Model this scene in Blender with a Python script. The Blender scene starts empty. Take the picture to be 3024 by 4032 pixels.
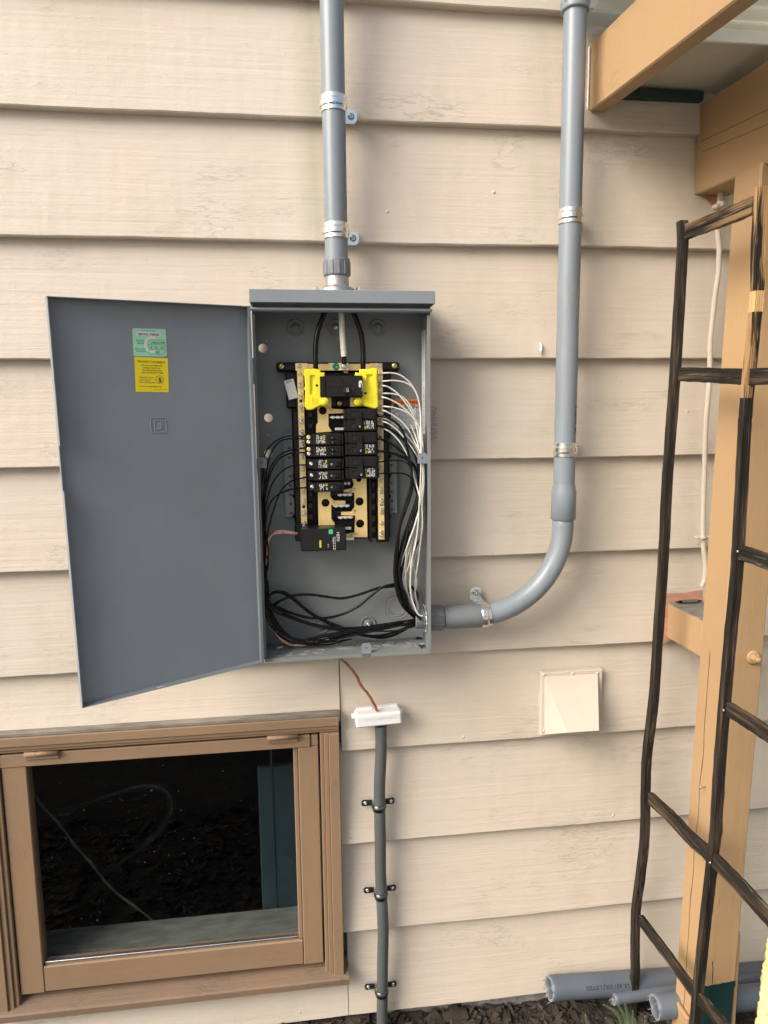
import bpy, bmesh, math, random
from mathutils import Vector, Matrix, noise as mnoise
from mathutils.geometry import tessellate_polygon
random.seed(7)
S = bpy.context.scene
COL = S.collection
rad = math.radians

# ------------------------------------------------------------------ camera, sky, sun, exposure
CAM_H, CAM_D = 1.56, 1.635                # metres above soil, metres from the siding face (Y = 0)
PITCH, YAW, ROLL, FOC = rad(7.8033), rad(7.26785), rad(-0.64179), 2778.945
CX, CY = 1512.0, 2016.0


def cam_rows():
    B = Matrix(((1, 0, 0), (0, 0, -1), (0, 1, 0)))
    c, s = math.cos(YAW), math.sin(YAW)
    Y = Matrix(((c, 0, -s), (0, 1, 0), (s, 0, c)))
    c, s = math.cos(PITCH), math.sin(PITCH)
    Pm = Matrix(((1, 0, 0), (0, c, -s), (0, s, c)))
    c, s = math.cos(ROLL), math.sin(ROLL)
    Q = Matrix(((c, -s, 0), (s, c, 0), (0, 0, 1)))
    return Q @ Pm @ Y @ B


RM = cam_rows()
cd = bpy.data.cameras.new('camera')
cam = bpy.data.objects.new('camera', cd)
COL.objects.link(cam)
r_, d_, f_ = RM[0], RM[1], RM[2]
cam.matrix_world = Matrix(((r_[0], -d_[0], -f_[0], 0), (r_[1], -d_[1], -f_[1], -CAM_D),
                           (r_[2], -d_[2], -f_[2], CAM_H), (0, 0, 0, 1)))
cd.sensor_fit = 'HORIZONTAL'
cd.sensor_width = 36
cd.lens = 36 * FOC / 3024
cd.clip_start, cd.clip_end = 0.02, 2000
S.camera = cam

SUN_EL, SUN_AZ = rad(36), rad(240)        # azimuth measured from +Y towards +X
W = bpy.data.worlds.new('World')
S.world = W
W.use_nodes = True
wn, wl = W.node_tree.nodes, W.node_tree.links
bg = wn['Background']
sky = wn.new('ShaderNodeTexSky')
sky.sky_type = 'NISHITA'
sky.sun_disc = False
sky.sun_elevation = SUN_EL
sky.sun_rotation = SUN_AZ
sky.air_density = 1.0
sky.dust_density = 4.0
sky.ozone_density = 0.5
wl.new(sky.outputs[0], bg.inputs[0])
bg.inputs[1].default_value = 0.105
sd = bpy.data.lights.new('sun', 'SUN')
sd.energy = 2.4
sd.angle = rad(38)
sd.color = (1.0, 0.945, 0.87)
sun = bpy.data.objects.new('sun', sd)
COL.objects.link(sun)
sdir = Vector((math.sin(SUN_AZ) * math.cos(SUN_EL), math.cos(SUN_AZ) * math.cos(SUN_EL), math.sin(SUN_EL)))
sun.rotation_euler = sdir.to_track_quat('Z', 'Y').to_euler()
sun.location = (-3, -4, 5)
vs = S.view_settings
vs.view_transform = 'Standard'
vs.look = 'None'
vs.exposure = 0.82
vs.gamma = 1

# ------------------------------------------------------------------ measured-point helpers (metres)


def ray(u, v):
    d = RM.transposed() @ Vector(((u - CX) / FOC, (v - CY) / FOC, 1))
    return d.x / d.y, d.z / d.y


def P(u, v, d):                           # point on a plane parallel to the wall, d metres from the viewpoint
    a = ray(u, v)
    return Vector((a[0] * d, d - CAM_D, CAM_H + a[1] * d))


def PX(u, v, X):                          # point on a plane X = const
    a = ray(u, v)
    d = X / a[0]
    return Vector((X, d - CAM_D, CAM_H + a[1] * d))


def PZ(u, v, Z):                          # point on a plane Z = const
    a = ray(u, v)
    d = (Z - CAM_H) / a[1]
    return Vector((a[0] * d, d - CAM_D, Z))


def q1(x, y): return 950 + x / 2.0738, 1100 + y / 2.0738
def q2(x, y): return 950 + x / 2.0738, 1600 + y / 2.0738
def q3(x, y): return 950 + x / 2.0738, 2100 + y / 2.0738
def k2(x, y): return 2400 + x / 2.4583, 700 + y / 2.4583
def k3(x, y): return 2400 + x / 2.4583, 1500 + y / 2.4583
def k4(x, y): return 2300 + x / 2.2113, 2300 + y / 2.2113
def k5(x, y): return 2000 + x / 1.62, 3200 + y / 1.62
def k6(x, y): return x / 1.185, 2700 + y / 1.185
def k7(x, y): return 1250 + x / 1.3825, 2550 + y / 1.3825
def k8(x, y): return 1100 + x / 1.2762, y / 1.2762
def e6(x, y): return 1600 + x / 2.0738, 1700 + y / 2.0738
def dl(x, y): return 150 + x / 1.8433, 1100 + y / 1.8433


# ------------------------------------------------------------------ mesh builder
WLOC = {}


class MB:
    def __init__(s):
        s.v, s.f, s.m, s.s = [], [], [], []

    def add(s, vs_, fs, mat=0, smooth=False):
        o = len(s.v)
        s.v += [Vector(p) for p in vs_]
        for f in fs:
            s.f.append([i + o for i in f])
            s.m.append(mat)
            s.s.append(smooth)
        return s

    def obox(s, c, ax, hs, b=0.0, mat=0):
        c = Vector(c)
        A = [Vector(a).normalized() for a in ax]
        if b <= 0:
            pts = [c + A[0] * hs[0] * i + A[1] * hs[1] * j + A[2] * hs[2] * k for i in (-1, 1) for j in (-1, 1) for k in (-1, 1)]
            return s.add(pts, [(0, 1, 3, 2), (4, 6, 7, 5), (0, 4, 5, 1), (2, 3, 7, 6), (0, 2, 6, 4), (1, 5, 7, 3)], mat)
        b = min(b, min(hs) * 0.9)
        pts, idx = [], {}
        for i in (-1, 1):
            for j in (-1, 1):
                for k in (-1, 1):
                    sg = (i, j, k)
                    for a in range(3):
                        q = [sg[t] * (hs[t] if t == a else hs[t] - b) for t in range(3)]
                        idx[(sg, a)] = len(pts)
                        pts.append(c + A[0] * q[0] + A[1] * q[1] + A[2] * q[2])
        fs = []
        for a in range(3):
            o1, o2 = (a + 1) % 3, (a + 2) % 3
            for sg in (-1, 1):
                def cor(x, y):
                    t = [0, 0, 0]
                    t[a], t[o1], t[o2] = sg, x, y
                    return idx[(tuple(t), a)]
                fs.append((cor(-1, -1), cor(1, -1), cor(1, 1), cor(-1, 1)))
            for x in (-1, 1):
                for y in (-1, 1):
                    def ed(w, which):
                        t = [0, 0, 0]
                        t[a], t[o1], t[o2] = w, x, y
                        return idx[(tuple(t), which)]
                    fs.append((ed(-1, o1), ed(1, o1), ed(1, o2), ed(-1, o2)))
        for i in (-1, 1):
            for j in (-1, 1):
                for k in (-1, 1):
                    fs.append(tuple(idx[((i, j, k), a)] for a in range(3)))
        return s.add(pts, fs, mat)

    def box(s, x0, x1, y0, y1, z0, z1, b=0.0, mat=0):
        return s.obox(((x0 + x1) / 2, (y0 + y1) / 2, (z0 + z1) / 2), ((1, 0, 0), (0, 1, 0), (0, 0, 1)),
                      (abs(x1 - x0) / 2, abs(y1 - y0) / 2, abs(z1 - z0) / 2), b, mat)

    def tube(s, path, r, n=8, caps=True, mat=0, smooth=True):
        path = [Vector(p) for p in path]
        rr = r if isinstance(r, (list, tuple)) else [r] * len(path)
        t0 = (path[1] - path[0]).normalized()
        up = Vector((0, 0, 1)) if abs(t0.z) < 0.9 else Vector((0, 1, 0))
        nn = t0.cross(up).normalized()
        pts = []
        for i, p in enumerate(path):
            t = (path[min(i + 1, len(path) - 1)] - path[max(i - 1, 0)]).normalized()
            nn = (nn - t * nn.dot(t)).normalized()
            bb = t.cross(nn)
            for k in range(n):
                a = 2 * math.pi * k / n
                pts.append(p + (nn * math.cos(a) + bb * math.sin(a)) * rr[i])
        fs = []
        for i in range(len(path) - 1):
            for k in range(n):
                fs.append((i * n + k, i * n + (k + 1) % n, (i + 1) * n + (k + 1) % n, (i + 1) * n + k))
        s.add(pts, fs, mat, smooth)
        if caps:
            s.add(pts[:n], [tuple(range(n))[::-1]], mat)
            s.add(pts[-n:], [tuple(range(n))], mat)
        return s

    def sweep(s, path, prof, axa, axb, mat=0, smooth=False, mats=None, jit=0.0):
        n = len(prof)
        pts = []
        for i, p in enumerate(path):
            for (a, b) in prof:
                j = 1 + random.uniform(-jit, jit)
                pts.append(Vector(p) + Vector(axa) * a * j + Vector(axb) * b * j)
        for i in range(len(path) - 1):
            m = mats[i] if mats else mat
            s.add([pts[i * n + k] for k in range(n)] + [pts[(i + 1) * n + k] for k in range(n)],
                  [(k, (k + 1) % n, n + (k + 1) % n, n + k) for k in range(n)], m, smooth)
        s.add(pts[:n], [tuple(range(n))[::-1]], mats[0] if mats else mat)
        s.add(pts[-n:], [tuple(range(n))], mats[-1] if mats else mat)
        return s

    def lathe(s, prof, o, ax, n=20, mat=0, smooth=True, a0=0.0, a1=2 * math.pi, ref=None):
        ax = Vector(ax).normalized()
        ref = Vector(ref) if ref else (Vector((1, 0, 0)) if abs(ax.x) < 0.9 else Vector((0, 0, 1)))
        u = (ref - ax * ref.dot(ax)).normalized()
        w = ax.cross(u)
        full = abs(a1 - a0) > 6.28
        m = n if full else n + 1
        pts = []
        for (r, h) in prof:
            for k in range(m):
                a = a0 + (a1 - a0) * k / n
                pts.append(Vector(o) + ax * h + (u * math.cos(a) + w * math.sin(a)) * max(r, 1e-5))
        fs = []
        for i in range(len(prof) - 1):
            for k in range(n):
                k2_ = (k + 1) % m
                fs.append((i * m + k, i * m + k2_, (i + 1) * m + k2_, (i + 1) * m + k))
        return s.add(pts, fs, mat, smooth)

    def plate(s, loops, fn, t0, t1, mat=0):
        """prism of a 2-D outline with holes; fn(a, b, t) gives the point"""
        tri = tessellate_polygon([[Vector((a, b, 0)) for a, b in L] for L in loops])
        flat = [p for L in loops for p in L]
        n = len(flat)
        pts = [fn(a, b, t0) for a, b in flat] + [fn(a, b, t1) for a, b in flat]
        fs = [tuple(t) for t in tri] + [tuple(n + i for i in t)[::-1] for t in tri]
        o = 0
        for L in loops:
            m = len(L)
            for i in range(m):
                j = (i + 1) % m
                fs.append((o + i, o + j, n + o + j, n + o + i))
            o += m
        return s.add(pts, fs, mat)

    def text(s, txt, org, ux, uz, size, mat=0, lift=0.0006, width=None, align='CENTER'):
        V, F = text_geo(txt)
        if not V:
            return s
        xs = [p[0] for p in V]
        w0 = max(xs) - min(xs)
        k = size
        kx = size if width is None else width / w0
        ux, uz = Vector(ux).normalized(), Vector(uz).normalized()
        nn = ux.cross(uz)
        off = {'CENTER': (max(xs) + min(xs)) / 2, 'LEFT': min(xs)}[align]
        s.add([Vector(org) + ux * (p[0] - off) * kx + uz * p[1] * k + nn * lift for p in V], F, mat)
        return s

    def build(s, name, mats, parent=None, loc=None, recalc=True, merge=False):
        me = bpy.data.meshes.new(name)
        if loc is None:
            lo = [min(p[i] for p in s.v) for i in range(3)]
            hi = [max(p[i] for p in s.v) for i in range(3)]
            loc = Vector([(a + b) / 2 for a, b in zip(lo, hi)])
        loc = Vector(loc)
        me.from_pydata([p - loc for p in s.v], [], s.f)
        for m in (mats if isinstance(mats, (list, tuple)) else [mats]):
            me.materials.append(m)
        me.polygons.foreach_set('material_index', s.m)
        me.polygons.foreach_set('use_smooth', s.s)
        if recalc:
            bm = bmesh.new()
            bm.from_mesh(me)
            bmesh.ops.remove_doubles(bm, verts=bm.verts, dist=1e-6)
            bmesh.ops.recalc_face_normals(bm, faces=bm.faces)
            bm.to_mesh(me)
            bm.free()
        o = bpy.data.objects.new(name, me)
        COL.objects.link(o)
        pl = WLOC[parent.name] if parent else Vector((0, 0, 0))
        if parent:
            o.parent = parent
        o.location = loc - pl
        WLOC[o.name] = loc
        return o


_T = {}


def text_geo(txt):
    if txt in _T:
        return _T[txt]
    c = bpy.data.curves.new('t', 'FONT')
    c.body = txt
    c.size = 1
    c.offset = 0.012
    c.resolution_u = 2
    o = bpy.data.objects.new('t', c)
    COL.objects.link(o)
    dg = bpy.context.evaluated_depsgraph_get()
    me = bpy.data.meshes.new_from_object(o.evaluated_get(dg))
    r = ([tuple(v.co) for v in me.vertices], [tuple(p.vertices) for p in me.polygons])
    bpy.data.objects.remove(o)
    bpy.data.curves.remove(c)
    bpy.data.meshes.remove(me)
    _T[txt] = r
    return r


def thing(name, loc, label, cat, group=None):
    o = bpy.data.objects.new(name, None)
    o.empty_display_size = 0.02
    COL.objects.link(o)
    o.location = loc
    WLOC[o.name] = Vector(loc)
    tag(o, label, cat, group)
    return o


def tag(o, label, cat, group=None):
    o['label'] = label
    o['category'] = cat
    if group:
        o['group'] = group
    return o


def spline(pts, n=6):
    pts = [Vector(p) for p in pts]
    out = []
    for i in range(len(pts) - 1):
        p0, p1, p2, p3 = pts[max(i - 1, 0)], pts[i], pts[i + 1], pts[min(i + 2, len(pts) - 1)]
        for k in range(n):
            t = k / n
            out.append(0.5 * ((2 * p1) + (p2 - p0) * t + (2 * p0 - 5 * p1 + 4 * p2 - p3) * t * t + (3 * p1 - p0 - 3 * p2 + p3) * t ** 3))
    out.append(pts[-1])
    return out


def circ(cx, cy, r, n=16):
    return [(cx + r * math.cos(2 * math.pi * k / n), cy + r * math.sin(2 * math.pi * k / n)) for k in range(n)]


# ------------------------------------------------------------------ materials
def nodes(name):
    m = bpy.data.materials.new(name)
    m.use_nodes = True
    nt = m.node_tree
    return m, nt, nt.nodes['Principled BSDF']


def mk(name, col, rough=0.5, metal=0.0, var=0.12, vscale=12, bump=0.0, bscale=120, bdist=0.001, stretch=(1, 1, 1), rvar=0.1, spec=0.5,
       col2=None, dirt=None, dirt_amt=0.0, dscale=6):
    m, nt, b = nodes(name)
    N, L = nt.nodes, nt.links
    tc = N.new('ShaderNodeTexCoord')
    mp = N.new('ShaderNodeMapping')
    mp.inputs['Scale'].default_value = stretch
    L.new(tc.outputs['Object'], mp.inputs['Vector'])
    nz = N.new('ShaderNodeTexNoise')
    nz.inputs['Scale'].default_value = vscale
    nz.inputs['Detail'].default_value = 6
    L.new(mp.outputs[0], nz.inputs['Vector'])
    mix = N.new('ShaderNodeMix')
    mix.data_type = 'RGBA'
    c2 = col2 or tuple(min(1, c * (1 + var)) for c in col)
    c1 = col if col2 else tuple(c * (1 - var) for c in col)
    mix.inputs[6].default_value = (*c1, 1)
    mix.inputs[7].default_value = (*c2, 1)
    rp = N.new('ShaderNodeMapRange')
    rp.inputs['From Min'].default_value = 0.32
    rp.inputs['From Max'].default_value = 0.68
    L.new(nz.outputs['Fac'], rp.inputs['Value'])
    L.new(rp.outputs[0], mix.inputs[0])
    out = mix.outputs[2]
    if dirt:
        n2 = N.new('ShaderNodeTexNoise')
        n2.inputs['Scale'].default_value = dscale
        n2.inputs['Detail'].default_value = 8
        n2.inputs['Roughness'].default_value = 0.65
        L.new(mp.outputs[0], n2.inputs['Vector'])
        r2 = N.new('ShaderNodeMapRange')
        r2.inputs['From Min'].default_value = 0.52
        r2.inputs['From Max'].default_value = 0.75
        r2.inputs['To Max'].default_value = dirt_amt
        L.new(n2.outputs['Fac'], r2.inputs['Value'])
        mx = N.new('ShaderNodeMix')
        mx.data_type = 'RGBA'
        L.new(r2.outputs[0], mx.inputs[0])
        L.new(out, mx.inputs[6])
        mx.inputs[7].default_value = (*dirt, 1)
        out = mx.outputs[2]
    L.new(out, b.inputs['Base Color'])
    b.inputs['Metallic'].default_value = metal
    rr = N.new('ShaderNodeMapRange')
    rr.inputs['To Min'].default_value = max(0.02, rough - rvar)
    rr.inputs['To Max'].default_value = min(1, rough + rvar)
    L.new(nz.outputs['Fac'], rr.inputs['Value'])
    L.new(rr.outputs[0], b.inputs['Roughness'])
    b.inputs['Specular IOR Level'].default_value = spec
    if bump > 0:
        n3 = N.new('ShaderNodeTexNoise')
        n3.inputs['Scale'].default_value = bscale
        n3.inputs['Detail'].default_value = 5
        L.new(mp.outputs[0], n3.inputs['Vector'])
        bp = N.new('ShaderNodeBump')
        bp.inputs['Strength'].default_value = bump
        bp.inputs['Distance'].default_value = bdist
        L.new(n3.outputs['Fac'], bp.inputs['Height'])
        L.new(bp.outputs[0], b.inputs['Normal'])
    return m


def painted_wood(name, cA, cB, axis, crack=0.5, rough=0.55, stain=None, grain=1.0, bare=None, lines=1.0):
    """old brushed paint over sawn timber; grain runs along axis 0/1/2"""
    m, nt, b = nodes(name)
    N, L = nt.nodes, nt.links

    def n(t, **k):
        x = N.new(t)
        for a, v in k.items():
            setattr(x, a, v)
        return x

    def mat_(op, a, b_=None, c=None):
        x = n('ShaderNodeMath', operation=op)
        for i, q in enumerate((a, b_, c)):
            if q is None:
                continue
            if isinstance(q, (int, float)):
                x.inputs[i].default_value = q
            else:
                L.new(q, x.inputs[i])
        return x.outputs[0]

    def noise(scale3, detail=4, rough_=0.55, dist=0.0):
        mp = n('ShaderNodeMapping')
        mp.inputs['Scale'].default_value = scale3
        L.new(pos, mp.inputs['Vector'])
        z = n('ShaderNodeTexNoise')
        z.inputs['Scale'].default_value = 1
        z.inputs['Detail'].default_value = detail
        z.inputs['Roughness'].default_value = rough_
        z.inputs['Distortion'].default_value = dist
        L.new(mp.outputs[0], z.inputs['Vector'])
        return z.outputs['Fac']

    def sc(along, across):
        v = [across, across, across]
        v[axis] = along
        return v
    geo = n('ShaderNodeNewGeometry')
    oi = n('ShaderNodeObjectInfo')
    off = n('ShaderNodeVectorMath', operation='SCALE')
    off.inputs[0].default_value = (3.1, 7.7, 5.3)
    L.new(oi.outputs['Random'], off.inputs[3])
    ad = n('ShaderNodeVectorMath', operation='ADD')
    L.new(geo.outputs['Position'], ad.inputs[0])
    L.new(off.outputs[0], ad.inputs[1])
    pos = ad.outputs[0]
    g1 = noise(sc(4, 130), 3)
    g2 = noise(sc(1.2, 34), 4, 0.6, 0.6)
    big = noise((1.6, 1.6, 1.6), 3)
    mask = noise((4.2, 4.2, 6.5), 4)
    cr = noise(sc(14, 62), 6, 0.7, 0.25)
    cl = mat_('ABSOLUTE', mat_('SUBTRACT', cr, 0.5))
    line = mat_('SUBTRACT', 1.0, mat_('MULTIPLY', cl, 60.0))
    line.node.use_clamp = True
    mk_ = n('ShaderNodeMapRange')
    mk_.inputs['From Min'].default_value = 0.52
    mk_.inputs['From Max'].default_value = 0.68
    L.new(mask, mk_.inputs['Value'])
    crack_m = mat_('MULTIPLY', line, mk_.outputs[0])
    flake = n('ShaderNodeMapRange')
    flake.inputs['From Min'].default_value = 0.5
    flake.inputs['From Max'].default_value = 0.515
    L.new(cr, flake.inputs['Value'])
    flake_m = mat_('MULTIPLY', flake.outputs[0], mk_.outputs[0])
    drip = noise((38, 38, 2.2), 3, 0.5, 0.3)
    fine = noise((190, 190, 190), 3)
    lump = noise((26, 26, 30), 4, 0.6)
    h = mat_('MULTIPLY', g1, 0.32 * grain)
    h = mat_('ADD', h, mat_('MULTIPLY', g2, 0.62 * grain))
    h = mat_('ADD', h, mat_('MULTIPLY', drip, 0.30))
    h = mat_('ADD', h, mat_('MULTIPLY', fine, 0.12))
    h = mat_('ADD', h, mat_('MULTIPLY', lump, 0.45))
    h = mat_('ADD', h, mat_('MULTIPLY', flake_m, 0.12 * crack))
    h = mat_('SUBTRACT', h, mat_('MULTIPLY', crack_m, 0.16 * crack))
    chk = noise(sc(16, 150), 3, 0.5)
    ck = n('ShaderNodeMapRange')
    ck.inputs['From Min'].default_value = 0.665
    ck.inputs['From Max'].default_value = 0.72
    L.new(chk, ck.inputs['Value'])
    ck_m = mat_('MULTIPLY', ck.outputs[0], mk_.outputs[0])
    h = mat_('SUBTRACT', h, mat_('MULTIPLY', ck_m, 0.35))
    bp = n('ShaderNodeBump')
    bp.inputs['Strength'].default_value = 0.75
    bp.inputs['Distance'].default_value = 0.0032
    L.new(h, bp.inputs['Height'])
    L.new(bp.outputs[0], b.inputs['Normal'])
    mx = n('ShaderNodeMix', data_type='RGBA')
    mr = n('ShaderNodeMapRange')
    mr.inputs['From Min'].default_value = 0.35
    mr.inputs['From Max'].default_value = 0.65
    L.new(big, mr.inputs['Value'])
    L.new(mr.outputs[0], mx.inputs[0])
    mx.inputs[6].default_value = (*cA, 1)
    mx.inputs[7].default_value = (*cB, 1)
    col = mx.outputs[2]

    def over(col, fac, c, amt):
        x = n('ShaderNodeMix', data_type='RGBA')
        L.new(mat_('MULTIPLY', fac, amt), x.inputs[0])
        L.new(col, x.inputs[6])
        x.inputs[7].default_value = (*c, 1)
        return x.outputs[2]
    dk = tuple(c * 0.45 for c in cA)
    col = over(col, ck_m, dk, 0.32)
    # scuffs and specks of dirt
    sp = noise((60, 60, 60), 5, 0.7)
    sm = n('ShaderNodeMapRange')
    sm.inputs['From Min'].default_value = 0.66
    sm.inputs['From Max'].default_value = 0.72
    L.new(sp, sm.inputs['Value'])
    col = over(col, sm.outputs[0], dk, 0.35)
    du = noise((2.6, 2.6, 1.5), 6, 0.65)
    dm = n('ShaderNodeMapRange')
    dm.inputs['From Min'].default_value = 0.50
    dm.inputs['From Max'].default_value = 0.75
    L.new(du, dm.inputs['Value'])
    col = over(col, dm.outputs[0], tuple(c * f for c, f in zip(cA, (0.74, 0.76, 0.68))), 0.45)
    if stain:
        # algae streaks that run down the wall beside the conduits
        sx = n('ShaderNodeSeparateXYZ')
        L.new(geo.outputs['Position'], sx.inputs[0])
        for (x0, wd, zmin, amt) in stain:
            a = mat_('ABSOLUTE', mat_('SUBTRACT', sx.outputs[0], x0))
            a = mat_('SUBTRACT', 1.0, mat_('DIVIDE', a, wd))
            a.node.use_clamp = True
            zz = n('ShaderNodeMapRange')
            zz.inputs['From Min'].default_value = zmin
            zz.inputs['From Max'].default_value = zmin + 0.25
            L.new(sx.outputs[2], zz.inputs['Value'])
            a = mat_('MULTIPLY', a, zz.outputs[0])
            a = mat_('MULTIPLY', a, mat_('ADD', 0.35, mat_('MULTIPLY', drip, 1.2)))
            a.node.use_clamp = True
            col = over(col, a, (0.30, 0.29, 0.19), amt)
    if bare:
        bm_ = noise(sc(9, 60), 5, 0.7)
        br = n('ShaderNodeMapRange')
        br.inputs['From Min'].default_value = 0.63
        br.inputs['From Max'].default_value = 0.66
        L.new(bm_, br.inputs['Value'])
        col = over(col, br.outputs[0], bare, 0.8)
    L.new(col, b.inputs['Base Color'])
    b.inputs['Roughness'].default_value = rough
    b.inputs['Specular IOR Level'].default_value = 0.4
    return m


def charred(name, tan_amt, axis, silver=0.42):
    m, nt, b = nodes(name)
    N, L = nt.nodes, nt.links
    geo = N.new('ShaderNodeNewGeometry')
    sc = [70, 70, 70]
    sc[axis] = 4

    def nz(s3, det=5):
        mp = N.new('ShaderNodeMapping')
        mp.inputs['Scale'].default_value = s3
        L.new(geo.outputs['Position'], mp.inputs['Vector'])
        z = N.new('ShaderNodeTexNoise')
        z.inputs['Scale'].default_value = 1
        z.inputs['Detail'].default_value = det
        z.inputs['Roughness'].default_value = 0.65
        L.new(mp.outputs[0], z.inputs['Vector'])
        return z.outputs['Fac']
    a = nz(sc)
    s2 = [x * 2.6 for x in sc]
    s2[axis] = 7
    f = nz(s2, 3)
    cr = N.new('ShaderNodeValToRGB')
    e = cr.color_ramp.elements
    e[0].position, e[0].color = 0.30, (0.006, 0.005, 0.0045, 1)
    e[1].position, e[1].color = 0.80, (0.16 + 0.26 * tan_amt, 0.11 + 0.15 * tan_amt, 0.065 + 0.05 * tan_amt, 1)
    x = e.new(0.52 - 0.10 * tan_amt)
    x.color = (0.020, 0.016, 0.013, 1)
    x = e.new(0.64 - 0.14 * tan_amt)
    x.color = (0.055 + 0.28 * tan_amt, 0.037 + 0.165 * tan_amt, 0.024 + 0.07 * tan_amt, 1)
    L.new(a, cr.inputs[0])
    mr = N.new('ShaderNodeMapRange')
    mr.inputs['From Min'].default_value = 0.60
    mr.inputs['From Max'].default_value = 0.75
    mr.inputs['To Max'].default_value = silver
    L.new(f, mr.inputs['Value'])
    mx = N.new('ShaderNodeMix')
    mx.data_type = 'RGBA'
    L.new(mr.outputs[0], mx.inputs[0])
    L.new(cr.outputs[0], mx.inputs[6])
    mx.inputs[7].default_value = (0.24, 0.23, 0.21, 1)
    L.new(mx.outputs[2], b.inputs['Base Color'])
    b.inputs['Roughness'].default_value = 0.72
    b.inputs['Specular IOR Level'].default_value = 0.25
    bp = N.new('ShaderNodeBump')
    bp.inputs['Strength'].default_value = 0.8
    bp.inputs['Distance'].default_value = 0.0015
    L.new(f, bp.inputs['Height'])
    L.new(bp.outputs[0], b.inputs['Normal'])
    return m


def translucent(*a, **k):
    m = mk(*a, **k)
    N, L = m.node_tree.nodes, m.node_tree.links
    b = N['Principled BSDF']
    t = N.new('ShaderNodeBsdfTranslucent')
    t.inputs[0].default_value = (0.93, 0.92, 0.82, 1)
    x = N.new('ShaderNodeMixShader')
    x.inputs[0].default_value = 0.85
    L.new(b.outputs[0], x.inputs[1])
    L.new(t.outputs[0], x.inputs[2])
    L.new(x.outputs[0], N['Material Output'].inputs[0])
    return m


M = {}
CREAM_A, CREAM_B = (0.580, 0.505, 0.420), (0.580, 0.515, 0.440)
M['siding'] = painted_wood('cream_siding_paint', CREAM_A, CREAM_B, 0, crack=0.9, stain=[(0.064, 0.045, 1.75, 0.42), (0.575, 0.06, 1.8, 0.2)], lines=0.35)
M['cream'] = painted_wood('cream_paint_metal', CREAM_A, CREAM_B, 2, crack=0.25, grain=0.2, lines=0.4)
M['tan'] = painted_wood('tan_post_paint', (0.42, 0.270, 0.138), (0.39, 0.255, 0.138), 2, crack=0.35, grain=0.32, lines=0.7)
M['tan_y'] = painted_wood('tan_beam_paint', (0.42, 0.270, 0.138), (0.39, 0.255, 0.138), 1, crack=0.4, grain=0.32, lines=0.7)
M['brown'] = painted_wood('brown_trim_paint', (0.262, 0.172, 0.103), (0.25, 0.166, 0.105), 0, crack=0.6, grain=0.35, lines=0.8)
M['brown_z'] = painted_wood('brown_stile_paint', (0.262, 0.172, 0.103), (0.25, 0.166, 0.105), 2, crack=0.6, grain=0.35, lines=0.8)
M['brown_worn'] = painted_wood('worn_brown_sill_paint', (0.20, 0.128, 0.082), (0.17, 0.12, 0.085), 0, crack=1.2, grain=1.2, bare=(0.15, 0.12, 0.09))
M['soffit'] = painted_wood('greenish_white_soffit_paint', (0.60, 0.585, 0.47), (0.50, 0.49, 0.38), 0, crack=0.6, grain=0.4)
M['green'] = mk('dark_green_paint', (0.008, 0.034, 0.034), 0.4, var=0.2, bump=0.3, bscale=60, stretch=(1, 1, 0.2))
M['white_trim'] = mk('white_trim_paint', (0.86, 0.85, 0.85), 0.4, var=0.04, bump=0.2, bscale=60)
M['pink'] = mk('bare_primed_siding', (0.46, 0.235, 0.165), 0.7, var=0.18, vscale=40, stretch=(0.3, 1, 2), bump=0.4, bscale=90)
M['grey_wood'] = mk('weathered_grey_wood', (0.13, 0.115, 0.095), 0.75, col2=(0.24, 0.22, 0.19), vscale=9, stretch=(2, 8, 8), bump=0.5, bscale=30)
M['stool_wood'] = mk('dusty_grey_board', (0.105, 0.102, 0.096), 0.7, col2=(0.19, 0.185, 0.175), vscale=9, stretch=(2, 8, 8), bump=0.4, bscale=30)
M['gusset'] = translucent('corrugated_fibreglass', (0.38, 0.385, 0.31), 0.5, col2=(0.48, 0.485, 0.41), vscale=6, dirt=(0.12, 0.11, 0.07), dirt_amt=0.6, dscale=10)
M['steel'] = mk('grey_enamel_steel', (0.212, 0.240, 0.266), 0.38, var=0.06, vscale=5, bump=0.06, bscale=450, bdist=0.0004, rvar=0.07, spec=0.4, dirt=(0.30, 0.32, 0.33), dirt_amt=0.16, dscale=16)
M['steel_in'] = mk('grey_enamel_steel_inside', (0.205, 0.218, 0.220), 0.38, var=0.07, vscale=7, bump=0.06, bscale=450, bdist=0.0004, rvar=0.06, spec=0.4,
                   dirt=(0.22, 0.21, 0.19), dirt_amt=0.14, dscale=14)
M['zinc'] = mk('galvanised_steel', (0.82, 0.83, 0.80), 0.24, 0.95, var=0.10, vscale=60, bump=0.08, bscale=200, bdist=0.0004)
M['zinc_dull'] = mk('dull_zinc_screw', (0.55, 0.55, 0.53), 0.35, 1.0, var=0.15, vscale=300)
M['cast'] = mk('cast_aluminium', (0.40, 0.40, 0.385), 0.45, 0.75, var=0.10, vscale=40, bump=0.15, bscale=200)
M['brass'] = mk('yellow_zinc_plated_steel', (0.93, 0.68, 0.30), 0.32, 0.45, var=0.10, vscale=25, rvar=0.08)
M['silver'] = mk('tin_plated_stab', (0.78, 0.78, 0.75), 0.3, 0.7, var=0.06)
M['pvc'] = mk('grey_pvc', (0.205, 0.240, 0.272), 0.36, var=0.08, vscale=9, stretch=(1, 1, 0.25), rvar=0.1, dirt=(0.12, 0.115, 0.10), dirt_amt=0.55, dscale=11)
M['pvc_fit'] = mk('grey_pvc_fitting', (0.165, 0.182, 0.20), 0.42, var=0.06, dirt=(0.12, 0.115, 0.10), dirt_amt=0.35, dscale=18)
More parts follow.
